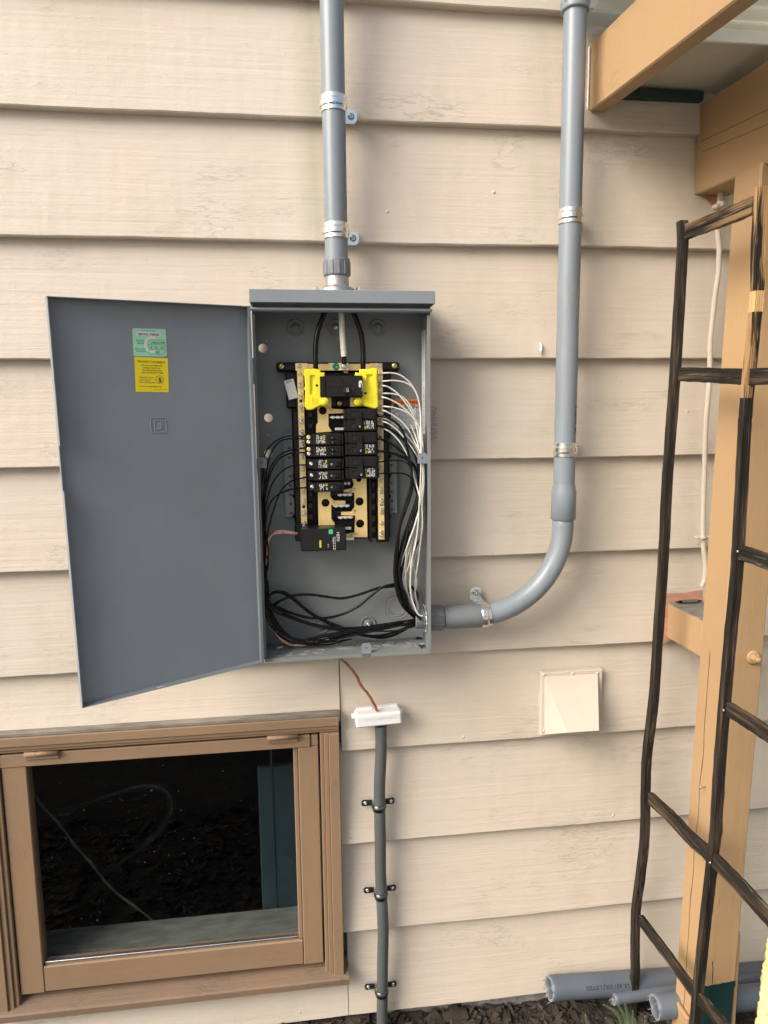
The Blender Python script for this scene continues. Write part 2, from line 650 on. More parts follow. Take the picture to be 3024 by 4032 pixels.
M['pvc_dusty_shaded'] = mk('shaded_dusty_grey_pvc', (0.100, 0.121, 0.150), 0.48, var=0.12, vscale=7, dirt=(0.16, 0.145, 0.12), dirt_amt=0.6, dscale=9, rvar=0.12)  # shade over the loose pipes put into the base colour; dirt blotches separate
M['pvc_cut'] = mk('sawn_pvc_edge', (0.24, 0.255, 0.27), 0.7, bump=0.6, bscale=150)
M['flex'] = mk('dark_grey_flexible_conduit', (0.078, 0.086, 0.088), 0.5, var=0.08, vscale=10, dirt=(0.16, 0.15, 0.13), dirt_amt=0.25, dscale=15)
M['strap_dark'] = mk('blackened_zinc_strap', (0.10, 0.11, 0.115), 0.32, 0.9, var=0.3, vscale=90)
M['black'] = mk('black_moulded_plastic', (0.011, 0.0095, 0.0085), 0.34, var=0.15, vscale=30, rvar=0.08, spec=0.3)
M['brk'] = mk('black_breaker_plastic', (0.0145, 0.013, 0.012), 0.27, var=0.12, vscale=40, rvar=0.06, spec=0.35)
M['slot'] = mk('painted_slot_shade_black', (0.006, 0.006, 0.006), 0.6)  # near-black painted in for the shade of slots, holes, cracks and seams
M['bump_black'] = mk('black_textured_case', (0.011, 0.011, 0.012), 0.40, var=0.1, bump=0.15, bscale=500, spec=0.3)
M['wire_black'] = mk('black_wire_jacket', (0.0065, 0.0066, 0.007), 0.26, var=0.2, vscale=60, rvar=0.06, spec=0.25)
M['wire_white'] = mk('white_wire_jacket', (0.62, 0.605, 0.56), 0.35, var=0.05, vscale=30, dirt=(0.30, 0.28, 0.24), dirt_amt=0.35, dscale=70)
M['tape'] = mk('white_tape', (0.66, 0.63, 0.57), 0.5, var=0.10, vscale=60, bump=0.5, bscale=120, stretch=(1, 1, 2.5))
M['copper'] = mk('bare_copper', (0.93, 0.53, 0.36), 0.28, 0.45, var=0.12, vscale=70)
M['copper_old'] = mk('tarnished_copper', (0.42, 0.20, 0.10), 0.38, 0.6, var=0.25, vscale=50)
M['yellow'] = mk('yellow_plastic', (0.83, 0.74, 0.03), 0.42, var=0.03, vscale=10)
M['white_pl'] = mk('white_plastic', (0.74, 0.75, 0.76), 0.38, var=0.03, dirt=(0.40, 0.38, 0.34), dirt_amt=0.25, dscale=25)
M['st_green'] = mk('mint_green_sticker', (0.33, 0.66, 0.46), 0.45, var=0.03)
M['st_yellow'] = mk('yellow_sticker', (0.83, 0.66, 0.015), 0.42, var=0.02)
M['st_white'] = mk('white_label_paper', (0.70, 0.71, 0.72), 0.5, var=0.04)
M['st_orange'] = mk('orange_label_print', (0.72, 0.20, 0.03), 0.5, var=0.05)
M['ink'] = mk('black_ink', (0.015, 0.014, 0.014), 0.6)
M['ink_soft'] = mk('grey_ink', (0.20, 0.21, 0.22), 0.6)
M['ink_violet'] = mk('violet_pen', (0.10, 0.06, 0.16), 0.6)
M['ink_olive'] = mk('dark_olive_ink', (0.13, 0.10, 0.01), 0.6)
M['ink_green'] = mk('faded_green_ink', (0.08, 0.20, 0.14), 0.6)
M['ink_white'] = mk('white_print', (0.66, 0.66, 0.64), 0.5)
M['ink_yellow'] = mk('yellow_print', (0.65, 0.50, 0.03), 0.5)
M['green_screw'] = mk('green_screw', (0.02, 0.20, 0.10), 0.35, 0.2)
M['mint'] = mk('pale_cyan_print', (0.45, 0.60, 0.62), 0.5)
M['lime'] = mk('lime_green_print', (0.05, 0.55, 0.25), 0.5)
M['char_x'] = charred('charred_wood', 0.0, 2)
M['char_tan'] = charred('scraped_charred_wood', 1.0, 2, 0.2)
M['char_y'] = charred('charred_rail_wood', 0.10, 1, 0.9)
M['char_ytan'] = charred('half_burnt_rail_wood', 0.45, 1, 0.3)
M['bare_pine'] = mk('bare_pine', (0.55, 0.36, 0.16), 0.6, var=0.2, vscale=30, stretch=(2, 2, 0.3))
M['soil'] = mk('dark_soil', (0.014, 0.0125, 0.0115), 0.9, col2=(0.032, 0.028, 0.025), vscale=30, bump=1.0, bscale=60, bdist=0.01)
M['chip'] = mk('bark_chip', (0.014, 0.011, 0.009), 0.8, col2=(0.060, 0.045, 0.034), vscale=14, bump=0.6, bscale=90)
M['concrete'] = mk('old_concrete', (0.22, 0.215, 0.195), 0.9, var=0.3, vscale=30, bump=0.8, bscale=70, bdist=0.006, dirt=(0.05, 0.045, 0.035), dirt_amt=0.8, dscale=14)
M['bounce_paving'] = mk('bounce_paving_concrete', (0.34, 0.33, 0.30), 0.85, var=0.12, vscale=2, bump=0.3, bscale=60)
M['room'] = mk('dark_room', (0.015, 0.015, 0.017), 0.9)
M['cord'] = mk('dusty_green_grey_cord', (0.075, 0.09, 0.08), 0.5)
M['hose'] = mk('reflected_hose_dark', (0.007, 0.007, 0.008), 0.5)
M['teal'] = mk('dark_teal_board', (0.017, 0.031, 0.040), 0.5, var=0.08)
M['leaf'] = mk('dry_brown_leaf', (0.20, 0.105, 0.045), 0.7, var=0.35, vscale=50, bump=0.4, bscale=80)
M['leaf_pale'] = mk('dry_pale_leaf', (0.36, 0.23, 0.11), 0.7, var=0.3, vscale=50, bump=0.4, bscale=80)
M['grass'] = mk('pale_green_blade', (0.17, 0.225, 0.125), 0.5, var=0.25, vscale=20)
M['lichen'] = mk('yellow_lichen', (0.55, 0.52, 0.16), 0.9, col2=(0.80, 0.74, 0.40), vscale=28, bump=0.9, bscale=90, bdist=0.006, dirt=(0.20, 0.09, 0.02), dirt_amt=0.6, dscale=24)
M['pen'] = mk('gunmetal_pen', (0.14, 0.135, 0.125), 0.35, 0.6)


def glass():
    m, nt, b = nodes('window_glass')
    N, L = nt.nodes, nt.links
    N.remove(b)
    tr = N.new('ShaderNodeBsdfTransparent')
    tr.inputs[0].default_value = (0.90, 0.93, 0.92, 1)
    gl = N.new('ShaderNodeBsdfGlossy')
    gl.inputs['Roughness'].default_value = 0.015
    df = N.new('ShaderNodeBsdfDiffuse')
    df.inputs[0].default_value = (0.30, 0.31, 0.32, 1)
    fr = N.new('ShaderNodeFresnel')
    fr.inputs[0].default_value = 1.5
    mx = N.new('ShaderNodeMixShader')
    ge = N.new('ShaderNodeNewGeometry')
    bf = N.new('ShaderNodeMath')
    bf.operation = 'SUBTRACT'
    bf.inputs[0].default_value = 1.0
    L.new(ge.outputs['Backfacing'], bf.inputs[1])
    fm = N.new('ShaderNodeMath')
    fm.operation = 'MULTIPLY'
    L.new(fr.outputs[0], fm.inputs[0])
    L.new(bf.outputs[0], fm.inputs[1])
    L.new(fm.outputs[0], mx.inputs[0])
    L.new(tr.outputs[0], mx.inputs[1])
    L.new(gl.outputs[0], mx.inputs[2])
    # dust specks and smears on the pane
    tc = N.new('ShaderNodeTexCoord')
    nz = N.new('ShaderNodeTexNoise')
    nz.inputs['Scale'].default_value = 160
    nz.inputs['Detail'].default_value = 3
    L.new(tc.outputs['Object'], nz.inputs['Vector'])
    mr = N.new('ShaderNodeMapRange')
    mr.inputs['From Min'].default_value = 0.70
    mr.inputs['From Max'].default_value = 0.78
    mr.inputs['To Min'].default_value = 0.0
    mr.inputs['To Max'].default_value = 0.35
    L.new(nz.outputs['Fac'], mr.inputs['Value'])
    m2 = N.new('ShaderNodeMixShader')
    L.new(mr.outputs[0], m2.inputs[0])
    L.new(mx.outputs[0], m2.inputs[1])
    L.new(df.outputs[0], m2.inputs[2])
    L.new(m2.outputs[0], N['Material Output'].inputs[0])
    return m


M['glass'] = glass()

# ================================================================== SETTING
# ------------------------------------------------------------------ ground
def soil_z(x, y):
    h = -0.028 + 0.012 * mnoise.noise(Vector((x * 2.1, y * 2.1, 0.3))) + 0.010 * mnoise.noise(Vector((x * 9, y * 9, 1.7)))
    h += 0.030 * max(0, min(1, (0.30 - x) / 0.35))
    h -= 0.03 * max(0, min(1, (-y - 0.05) / 0.5))
    return h


g = MB()
nx, ny = 190, 70
X0, X1, Y0, Y1 = -1.6, 2.6, -1.5, 0.06
gv = []
for j in range(ny + 1):
    for i in range(nx + 1):
        x, y = X0 + (X1 - X0) * i / nx, Y0 + (Y1 - Y0) * j / ny
        edge = min(i, nx - i, j) / 6.0
        z = soil_z(x, y)
        gv.append((x, y, z if edge >= 1 else z * edge + -0.05 * (1 - edge)))
gf = [(j * (nx + 1) + i, j * (nx + 1) + i + 1, (j + 1) * (nx + 1) + i + 1, (j + 1) * (nx + 1) + i) for j in range(ny) for i in range(nx)]
g.add(gv, gf, 0, True)
B = 400
zb = -0.05
g.add([(-B, -B, zb), (B, -B, zb), (B, Y0, zb), (X1, Y0, zb), (X0, Y0, zb), (-B, Y0, zb)], [(0, 1, 2, 3, 4, 5)])
g.add([(-B, Y0, zb), (X0, Y0, zb), (X0, Y1, zb), (-B, Y1, zb)], [(0, 1, 2, 3)])
g.add([(X1, Y0, zb), (B, Y0, zb), (B, Y1, zb), (X1, Y1, zb)], [(0, 1, 2, 3)])
g.add([(-B, Y1, zb), (B, Y1, zb), (B, B, zb), (-B, B, zb)], [(0, 1, 2, 3)])
go = g.build('ground', M['soil'], recalc=False)
go['kind'] = 'structure'

pv = MB().box(-9, 9, -14, -2.25, -0.3, 0.015, 0.01)  # unseen patio slab added to bounce light up under the roof
pv = pv.build('patio', M['bounce_paving'])
pv['kind'] = 'structure'

chips = MB()
for k in range(17000):
    x, y = (random.uniform(-0.05, 1.5), random.uniform(-0.62, 0.03)) if k < 8000 else (random.uniform(-1.5, 2.4), random.uniform(-1.1, 0.03))
    z = soil_z(x, y) + random.uniform(-0.001, 0.007)
    L_ = random.choice((0.006, 0.010, 0.016, 0.026)) * random.uniform(0.6, 1.3)
    w_ = L_ * random.uniform(0.10, 0.4)
    a = random.uniform(0, 6.28)
    t_ = random.uniform(-0.5, 0.5)
    ax = Vector((math.cos(a), math.sin(a), t_)).normalized()
    ay = ax.cross(Vector((random.uniform(-.5, .5), random.uniform(-.5, .5), 1))).normalized()
    chips.obox((x, y, z), (ax, ay, ax.cross(ay)), (L_, w_, max(0.0008, w_ * 0.4)))
co = chips.build('bark_mulch', M['chip'], recalc=False)
co['kind'] = 'stuff'
co['label'] = 'dark shredded bark mulch along the foot of the wall'

# ------------------------------------------------------------------ the wall
wall = thing('house_wall', (0.4, 0.02, 0), 'cream painted house wall of wide horizontal lap siding boards', 'wall')
LIPS = [0.018, 0.2549, 0.4959, 0.7443, 0.9795, 1.2202, 1.4534, 1.6882, 1.9432, 2.1995, 2.4426, 2.688, 2.935, 3.182, 3.43]
BT = 0.024
ZTOPC, ZSILL = 0.842, 0.136               # window casing top, underside of its sill


def board(x0, x1, z0, z1, ytop=None, seed=0):
    mb = MB()
    n = max(2, int((x1 - x0) / 0.025))
    pts, fs = [], []
    nr = 6
    for i in range(n + 1):
        x = x0 + (x1 - x0) * i / n
        wob = 0.0022 * mnoise.noise(Vector((x * 3.1, seed * 3.7, 0))) + 0.0010 * mnoise.noise(Vector((x * 17, seed * 1.3, 4))) + 0.0006 * mnoise.noise(Vector((x * 60, seed, 9)))
        wy = 0.0018 * mnoise.noise(Vector((x * 1.3, seed * 2.1, 7)))
        zz = z0 + wob
        yt = BT if ytop is None else ytop
        pts += [(x, BT + 0.004, zz), (x, 0.0022 + wy, zz), (x, wy, zz + 0.0025), (x, yt * 0.5 + wy * .5, (z0 + z1) / 2), (x, yt, z1 + 0.012), (x, yt + 0.012, z1 + 0.012)]
    for i in range(n):
        for k in range(nr):
            k2_ = (k + 1) % nr
            fs.append((i * nr + k, (i + 1) * nr + k, (i + 1) * nr + k2_, i * nr + k2_))
    fs.append(tuple(range(nr)))
    fs.append(tuple(n * nr + k for k in range(nr))[::-1])
    mb.add(pts, fs)
    return mb.build('siding_board', M['siding'], wall)


SEAM = 0.0965
boards = []
for k in range(len(LIPS) - 1):
    z0, z1 = LIPS[k], LIPS[k + 1]
    if z0 > ZTOPC + 0.05:
        boards.append(board(-2.2, 2.6, z0, z1, seed=k))
    elif z1 > ZTOPC + 0.02:               # the course cut by the window head, jointed above the casing corner
        boards.append(board(SEAM + 0.0012, 2.6, z0, z1, seed=k))
        f = (ZTOPC - 0.02 - z0) / (z1 - z0)
        boards.append(board(-0.7338, SEAM - 0.0012, ZTOPC - 0.02, z1, seed=k + 40))
        boards.append(board(-2.2, -0.735, z0, z1, seed=k + 80))
    elif z0 > ZSILL - 0.02:
        boards.append(board(0.087, 2.6, z0, z1, seed=k))
        boards.append(board(-2.2, -0.735, z0, z1, seed=k + 40))
    else:
        boards.append(board(SEAM + 0.0062, 2.6, z0, z1, seed=k))
        boards.append(board(-0.7658, SEAM + 0.0045, z0, ZSILL + 0.004, ytop=0.011, seed=k + 40))
        boards.append(board(-2.2, -0.767, z0, z1, seed=k + 80))
nails = [(815, 140), (1500, 225)]
for (u, v) in [k6(815, 140), k6(1640, 708), k7(1612, 915), k7(795, 490), k7(1420, 1790), k7(180, 1035), k2(140, 1968), k3(780, 295), k8(1010, 1265), k8(545, 1060), k8(1085, 958), (1180, 3990)]:
    a = P(u, v, CAM_D - 0.0)
    kk = max(i for i in range(len(LIPS)) if LIPS[i] <= a.z + 1e-6)
    yy = BT * (a.z - LIPS[kk]) / (LIPS[kk + 1] - LIPS[kk])
    par = [b for b in boards if abs(WLOC[b.name].z - (LIPS[kk] + LIPS[kk + 1]) / 2) < 0.04]
    par = par[-1] if (len(par) > 1 and a.x < SEAM) else par[0]
    MB().lathe([(0.0001, -0.0012), (0.0030, -0.0010), (0.0046, 0.0004), (0.0046, 0.002)], (a.x, yy, a.z), (0, 1, 0), 12).build('nail_head', M['cream'], par)
mb = MB().box(-2.2, SEAM + 0.005, 0.034, 0.06, -0.1, 0.03).box(SEAM + .006, 2.6, 0.030, 0.06, -0.12, 0.016)
mb.build('foundation', M['concrete'], wall)
mb = MB()
# backing sheathing behind the boards with the window opening left free
for (a, b_, c, d) in ((-2.2, -0.74, 0.02, 3.4), (0.088, 2.6, 0.02, 3.4), (-0.74, 0.088, 0.85, 3.4), (-0.74, 0.088, 0.02, 0.14)):
    mb.box(a, b_, 0.036, 0.07, c, d)
mb.build('sheathing', M['grey_wood'], wall)
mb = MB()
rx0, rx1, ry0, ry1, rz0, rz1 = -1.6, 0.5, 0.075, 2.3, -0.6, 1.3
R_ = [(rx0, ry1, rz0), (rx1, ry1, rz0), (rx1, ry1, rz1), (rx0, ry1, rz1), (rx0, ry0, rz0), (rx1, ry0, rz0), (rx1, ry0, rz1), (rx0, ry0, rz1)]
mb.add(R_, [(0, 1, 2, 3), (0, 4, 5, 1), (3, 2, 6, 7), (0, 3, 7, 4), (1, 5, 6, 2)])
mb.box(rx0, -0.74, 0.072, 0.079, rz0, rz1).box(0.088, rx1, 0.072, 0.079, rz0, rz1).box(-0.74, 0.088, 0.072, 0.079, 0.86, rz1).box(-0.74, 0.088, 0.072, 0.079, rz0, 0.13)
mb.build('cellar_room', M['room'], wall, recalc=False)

# bare patches of old primer where the paint stops beside the stub beam and under the header
def patch(pts, name='bare_patch', y=None):
    ps = [P(u, v, CAM_D) for u, v in pts]
    z = sum(p.z for p in ps) / len(ps)
    kk = max(i for i in range(len(LIPS)) if LIPS[i] <= z + 1e-6)

    def fn(a, b_, t):
        return Vector((a, BT * (b_ - LIPS[kk]) / (LIPS[kk + 1] - LIPS[kk]) - t, b_))
    MB().plate([[(p.x, p.z) for p in ps]], fn, 0.0012, -0.003).build(name, M['pink'], wall)


patch([k4(690, 95), k4(760, 88), k4(900, 86), k4(1000, 66), k4(1050, 60), k4(1060, 240), k4(735, 240), k4(735, 500), k4(690, 515)])
patch([(2765, 766), (2800, 764), (2850, 764), (2846, 790), (2838, 812), (2820, 818), (2806, 800), (2790, 775)])

# ------------------------------------------------------------------ basement window (a part of the wall)
win = MB()
CX0, CX1 = -0.74, 0.091
IX0, IX1, IZ1, IZ0 = -0.690, 0.0445, 0.803, 0.175
YC = -0.022
# jamb lining behind the casing
win.box(IX0 - 0.03, IX0 - 0.004, 0.0, 0.074, IZ0 - 0.04, IZ1 + 0.03).box(IX1 + 0.004, IX1 + 0.03, 0.0, 0.074, IZ0 - 0.04, IZ1 + 0.03)
win.box(IX0 - 0.004, IX1 + 0.004, 0.0, 0.074, IZ1 + 0.004, IZ1 + 0.03).box(IX0 - 0.004, IX1 + 0.004, 0.012, 0.074, IZ0 - 0.05, IZ0 - 0.012)
window = win.build('window', M['brown'], wall)


def profiled(x0, x1, z0, z1, axis, inner_sign, name):
    """casing board with a moulded inner edge: three steps across its width"""
    mb = MB()
    if axis == 0:
        zs = [(0.0, 0.55, 0.0), (0.55, 0.80, 0.005), (0.80, 1.0, 0.010)]
        for a, b_, dy in zs:
            za, zb_ = (z1 + (z0 - z1) * a, z1 + (z0 - z1) * b_)
            mb.box(x0, x1, YC + dy, 0.026, min(za, zb_), max(za, zb_), 0.0015)
        return mb.build(name, M['brown'], window)
    xs = [(0.0, 0.55, 0.0), (0.55, 0.80, 0.005), (0.80, 1.0, 0.010)]
    for a, b_, dy in xs:
        xa, xb = (x1 + (x0 - x1) * a, x1 + (x0 - x1) * b_) if inner_sign < 0 else (x0 + (x1 - x0) * a, x0 + (x1 - x0) * b_)
        mb.box(min(xa, xb), max(xa, xb), YC + dy, 0.026, z0, z1, 0.0015)
    return mb.build(name, M['brown_z'], window)


# mitred corner: head runs full width, side casings butt under it
profiled(CX0, CX1, IZ1, ZTOPC + 0.001, 0, -1, 'casing')
profiled(IX1, CX1, IZ0 - 0.028, IZ1 - 0.0012, 2, -1, 'casing')
profiled(CX0, IX0, IZ0 - 0.028, IZ1 - 0.0012, 2, 1, 'casing')
mb = MB().box(CX0 - 0.01, CX1 + 0.002, YC + 0.004, 0.02, ZTOPC + 0.0015, ZTOPC + 0.010, 0.001)
mb.build('head_flashing', M['grey_wood'], window)
# sill: sloped board
sl = MB()
prof = [(-0.032, 0.137), (-0.032, 0.152), (-0.028, 0.155), (0.03, 0.174), (0.03, 0.130)]
xs = [CX0 - 0.02 + (CX1 + 0.012 - CX0 + 0.02) * i / 40 for i in range(41)]
sl.sweep([(x, 0.001 * mnoise.noise(Vector((x * 9, 0, 0))), 0.0015 * mnoise.noise(Vector((x * 6, 2, 0)))) for x in xs], prof, (0, 1, 0), (0, 0, 1))
sl.build('sill', M['brown_worn'], window)
YS = -0.006
GX0, GX1, GZ0, GZ1 = -0.632, -0.0212, 0.252, 0.766


def rail(x0, x1, z0, z1, y0, m, name):
    mb = MB().box(x0, x1, y0, 0.030, z0, z1, 0.002)
    return mb.build(name, m, window)


rail(IX0 + 0.002, 0.0215, GZ1, IZ1 - 0.006, YS - 0.003, M['brown'], 'sash_rail')
rail(GX0 + 0.0005, GX1 - 0.0005 + 0.012, 0.186, GZ0, YS + 0.0005, M['brown'], 'sash_rail')
rail(GX1 + 0.0125, 0.0405, 0.184, GZ1 - 0.0008, YS, M['brown_z'], 'sash_stile')
rail(0.0225, 0.0405, GZ1, IZ1 - 0.008, YS + 0.001, M['brown_z'], 'sash_stile')
rail(GX1 + 0.0005, GX1 + 0.012, GZ0 + 0.0006, GZ1 - 0.0006, YS + 0.006, M['brown_z'], 'glazing_bead')
rail(IX0 + 0.003, GX0, 0.184, GZ1 - 0.0008, YS, M['brown_z'], 'sash_stile')
# old putty and aluminium strip along the foot of the glass
mb = MB().box(GX0 + 0.002, GX1 - 0.002, 0.001, 0.010, GZ0 + 0.0005, GZ0 + 0.008, 0.001)
mb.build('glazing_strip', M['zinc_dull'], window)
MB().box(GX0, GX1, 0.010, 0.0135, GZ0, GZ1).build('pane', M['glass'], window)
for (x0, x1) in ((k6(95, 0), k6(250, 0)), (k6(1247, 0), k6(1390, 0))):
    a, b_ = P(x0[0], 2960, 1.60).x, P(x1[0], 2900, 1.60).x
    mb = MB().tube([(a, -0.016, IZ1 - 0.004), (b_, -0.016, IZ1 - 0.004)], 0.0055, 12)
    mb.box(a, b_, -0.0135, -0.0088, IZ1 - 0.019, IZ1 - 0.004, 0.0008)
    for t in (0.33, 0.66):
        mb.tube([(a + (b_ - a) * t - 0.0006, -0.016, IZ1 - 0.004), (a + (b_ - a) * t + 0.0006, -0.016, IZ1 - 0.004)], 0.0060, 12)
    mb.build('hinge', M['brown'], window)
# inside: worn wooden stool behind the pane, teal board and a cord
mb = MB().box(-0.74, 0.03, 0.031, PZ(*k6(790, 1085), 0.243).y, 0.225, 0.243, 0.002)
mb.build('inner_stool', M['stool_wood'], window)
tx0, tx1 = P(*k6(1212, 700), 1.775).x, P(*k6(1274, 700), 1.775).x
ib = MB().box(tx0, 0.20, 0.14, 0.16, 0.10, P(*k6(1300, 375), 1.775).z, 0.003).box(tx1, tx1 + 0.004, 0.1375, 0.1405, 0.11, 0.70)
ib.build('teal_board', M['teal'])  # teal slab set a little way behind the pane
tag(bpy.data.objects['teal_board'], 'dark teal panel upright behind the window glass', 'panel')
def inside(x, y, d): return P(*k6(x, y), d)
mb = MB()
pth = spline([inside(110, 430, 1.80), inside(200, 560, 1.79), inside(310, 690, 1.78), inside(430, 840, 1.79), inside(560, 980, 1.81), inside(720, 1095, 1.815)], 8)
mb.tube(pth, 0.0022, 8)
mb.tube([p + Vector((0.004, 0, 0.002)) * math.sin(i * 0.6) for i, p in enumerate(pth)], 0.0015, 6)
tag(mb.build('power_cord', M['cord']), 'thin pale cord hanging diagonally behind the window glass', 'cord')
mb = MB()  # dark loop built behind the pane to imitate a hose reflected in it
mb.tube(spline([inside(170, 1060, 2.0), inside(480, 880, 2.0), inside(700, 720, 2.0), inside(800, 570, 2.0), inside(760, 480, 2.0), inside(640, 470, 2.0), inside(420, 540, 2.0), inside(270, 590, 2.0)], 8), 0.011, 8)
tag(mb.build('hose_reflection', M['hose']), 'dark loop behind the window glass imitating a reflected hose', 'hose')

# ================================================================== PATIO COVER
cover = thing('patio_cover', (0.98, -0.2, 0), 'tan painted timber patio cover with corrugated roof against the wall', 'patio cover')
XP0, XP1 = 0.935, 1.032
YB, YF = -0.154, -0.243


def postx(z):
    return 0.932 + 0.022 * (z - 1.2)


zgl, zgr = P(*k5(1258, 1110), CAM_D + YF).z, P(*k5(1505, 1065), CAM_D + YF).z
zg = min(zgl, zgr) - 0.006
# post, its front face green below a hand-cut paint line
pm = MB()
Zs = [-0.12, 0.0, 0.10]
post_path, zc = [], -0.12
while zc < 2.0:
    post_path.append(zc)
    zc += 0.04 if not (zc < zg - 0.001 and zc + 0.04 > zg - 0.02) else max(0.004, zg - zc)
post_path.append(2.056)
bz = 0.004
for i in range(len(post_path) - 1):
    za, zb_ = post_path[i], post_path[i + 1]
    ring = []
    for z in (za, zb_):
        x0 = postx(z)
        x1 = x0 + 0.097
        ring.append([(x0, YB - bz, z), (x0, YF + bz, z), (x0 + bz, YF, z), (x1 - bz, YF, z), (x1, YF + bz, z), (x1, YB - bz, z), (x1 - bz, YB, z), (x0 + bz, YB, z)])
    for k in range(8):
        k2_ = (k + 1) % 8
        green = k in (2, 3, 4) and zb_ <= zg + 0.0005
        pm.add([ring[0][k], ring[0][k2_], ring[1][k2_], ring[1][k]], [(0, 1, 2, 3)], 1 if green else 0)
post = pm.build('post', [M['tan'], M['green']], cover, recalc=True)
# ragged lower edge of the tan paint
x0 = postx(0.1)
edge = [(x0 + 0.097 * i / 24, zgl + (zgr - zgl) * (i / 24) + 0.0035 * mnoise.noise(Vector((i * .8, 3, 0)))) for i in range(25)]
x0 = postx(zg)
lp = [(x0 + 0.0002, zg - 0.003)] + edge + [(x0 + 0.0968, zg - 0.003)]
MB().plate([lp], lambda a, b_, t: Vector((a, YF - t, b_)), 0.0006, -0.001).build('paint_edge', M['green'], post)
# long drying checks in the post
for (pts_, fn) in (([(0.45, 1.02), (0.47, 0.72), (0.42, 0.40), (0.48, 0.12)], 'L'), ([(0.25, 0.80), (0.30, 0.62), (0.24, 0.45)], 'F'), ([(0.35, 0.28), (0.37, 0.18), (0.34, 0.05)], 'F')):
    mb = MB()
    pa = spline([(0, a, b_) for a, b_ in pts_], 14)
    L3 = []
    for i, p in enumerate(pa):
        wv = 0.0006 + 0.0009 * abs(mnoise.noise(Vector((i * 0.35, 5, 0))))
        wob = 0.004 * mnoise.noise(Vector((i * 0.3, 1, 2)))
        L3.append((p.y, p.z, wv, wob))
    for i in range(len(L3) - 1):
        q = []
        for (a, z, wv, wob) in (L3[i], L3[i + 1]):
            if fn == 'L':
                y = YB + (YF - YB) * a + wob
                q.append([(postx(z) - 0.0005, y - wv, z), (postx(z) - 0.0005, y + wv, z)])
            else:
                x = postx(z) + 0.097 * a + wob
                q.append([(x - wv, YF - 0.0005, z), (x + wv, YF - 0.0005, z)])
        mb.add([q[0][0], q[0][1], q[1][1], q[1][0]], [(0, 1, 2, 3)])
    mb.build('drying_check', M['slot'], post, recalc=False)
# bolt through the front face
bp_ = P(*k4(1475, 640), CAM_D + YF)
mb = MB().lathe([(0.0001, 0.004), (0.012, 0.004), (0.0165, 0.0015), (0.0165, -0.002)], bp_, (0, -1, 0), 24)
mb.lathe([(0.0105, 0.004), (0.0105, 0.012), (0.0085, 0.0135), (0.0001, 0.0135)], bp_, (0, -1, 0), 6, smooth=False)
mb.lathe([(0.0058, 0.012), (0.0058, 0.020), (0.0045, 0.0215), (0.0001, 0.0215)], bp_, (0, -1, 0), 12)
mb.build('bolt', M['tan'], post)
nb = PX(*k4(1045, 1765), postx(0.6) - 0.001)
MB().tube([nb + Vector((0.004, 0, 0)), nb + Vector((-0.012, -0.004, 0.002))], 0.0013, 8).lathe([(0.0001, 0.001), (0.003, 0.001), (0.003, -0.001)], nb + Vector((-0.012, -0.004, 0.002)), (-1, -0.3, 0.15), 10).build('nail', M['zinc_dull'], post)
# stub beam between wall and post
SZ1, SZ0 = CAM_H - 0.4796, CAM_H - 0.5701
mb = MB()
mb.box(0.9322, 1.030, YB + 0.0015, 0.004, SZ0, SZ1, 0.0025)
for f, p in [(i, fc) for i, fc in enumerate(mb.f)]:
    zz = [mb.v[i].z for i in p]
    if min(zz) > SZ1 - 0.0028:
        mb.m[f] = 1
mb.build('stub_beam', [M['tan_y'], M['grey_wood']], cover)
# narrow painted trim strip behind the post's right edge near the ground
mb = MB().box(postx(0.2) + 0.0975, postx(0.2) + 0.109, YF + 0.006, YF + 0.03, -0.12, P(*k5(1515, 775), CAM_D + YF).z, 0.003)
mb.build('trim_strip', M['tan'], cover)
mb = MB().box(postx(0) - 0.010, postx(0) - 0.0008, YB - 0.075, YB - 0.012, -0.13, PX(*k5(1105, 1180), 0.915).z, 0.002)
mb.build('post_skirt', M['tan'], cover)
# header beam from wall over the post
def beam(x0, x1, pts, name, m):
    """pts: list of (y, zbot, ztop)"""
    mb = MB()
    b_ = 0.003
    ring = []
    for (y, z0, z1) in pts:
        ring.append([(x0, y, z0 + b_), (x0 + b_, y, z0), (x1 - b_, y, z0), (x1, y, z0 + b_), (x1, y, z1 - b_), (x1 - b_, y, z1), (x0 + b_, y, z1), (x0, y, z1 - b_)])
    n = 8
    mb.add([p for r in ring for p in r], [(i * n + k, i * n + (k + 1) % n, (i + 1) * n + (k + 1) % n, (i + 1) * n + k) for i in range(len(ring) - 1) for k in range(n)] + [tuple(range(n)), tuple((len(ring) - 1) * n + k for k in range(n))])
    return mb.build(name, m, cover)


hd = beam(0.958, 0.958 + 0.088, [(0.012, CAM_H + 0.508, CAM_H + 0.707), (-0.26, CAM_H + 0.490, CAM_H + 0.690), (-3.2, CAM_H + 0.27, CAM_H + 0.46)], 'header_beam', M['tan_y'])
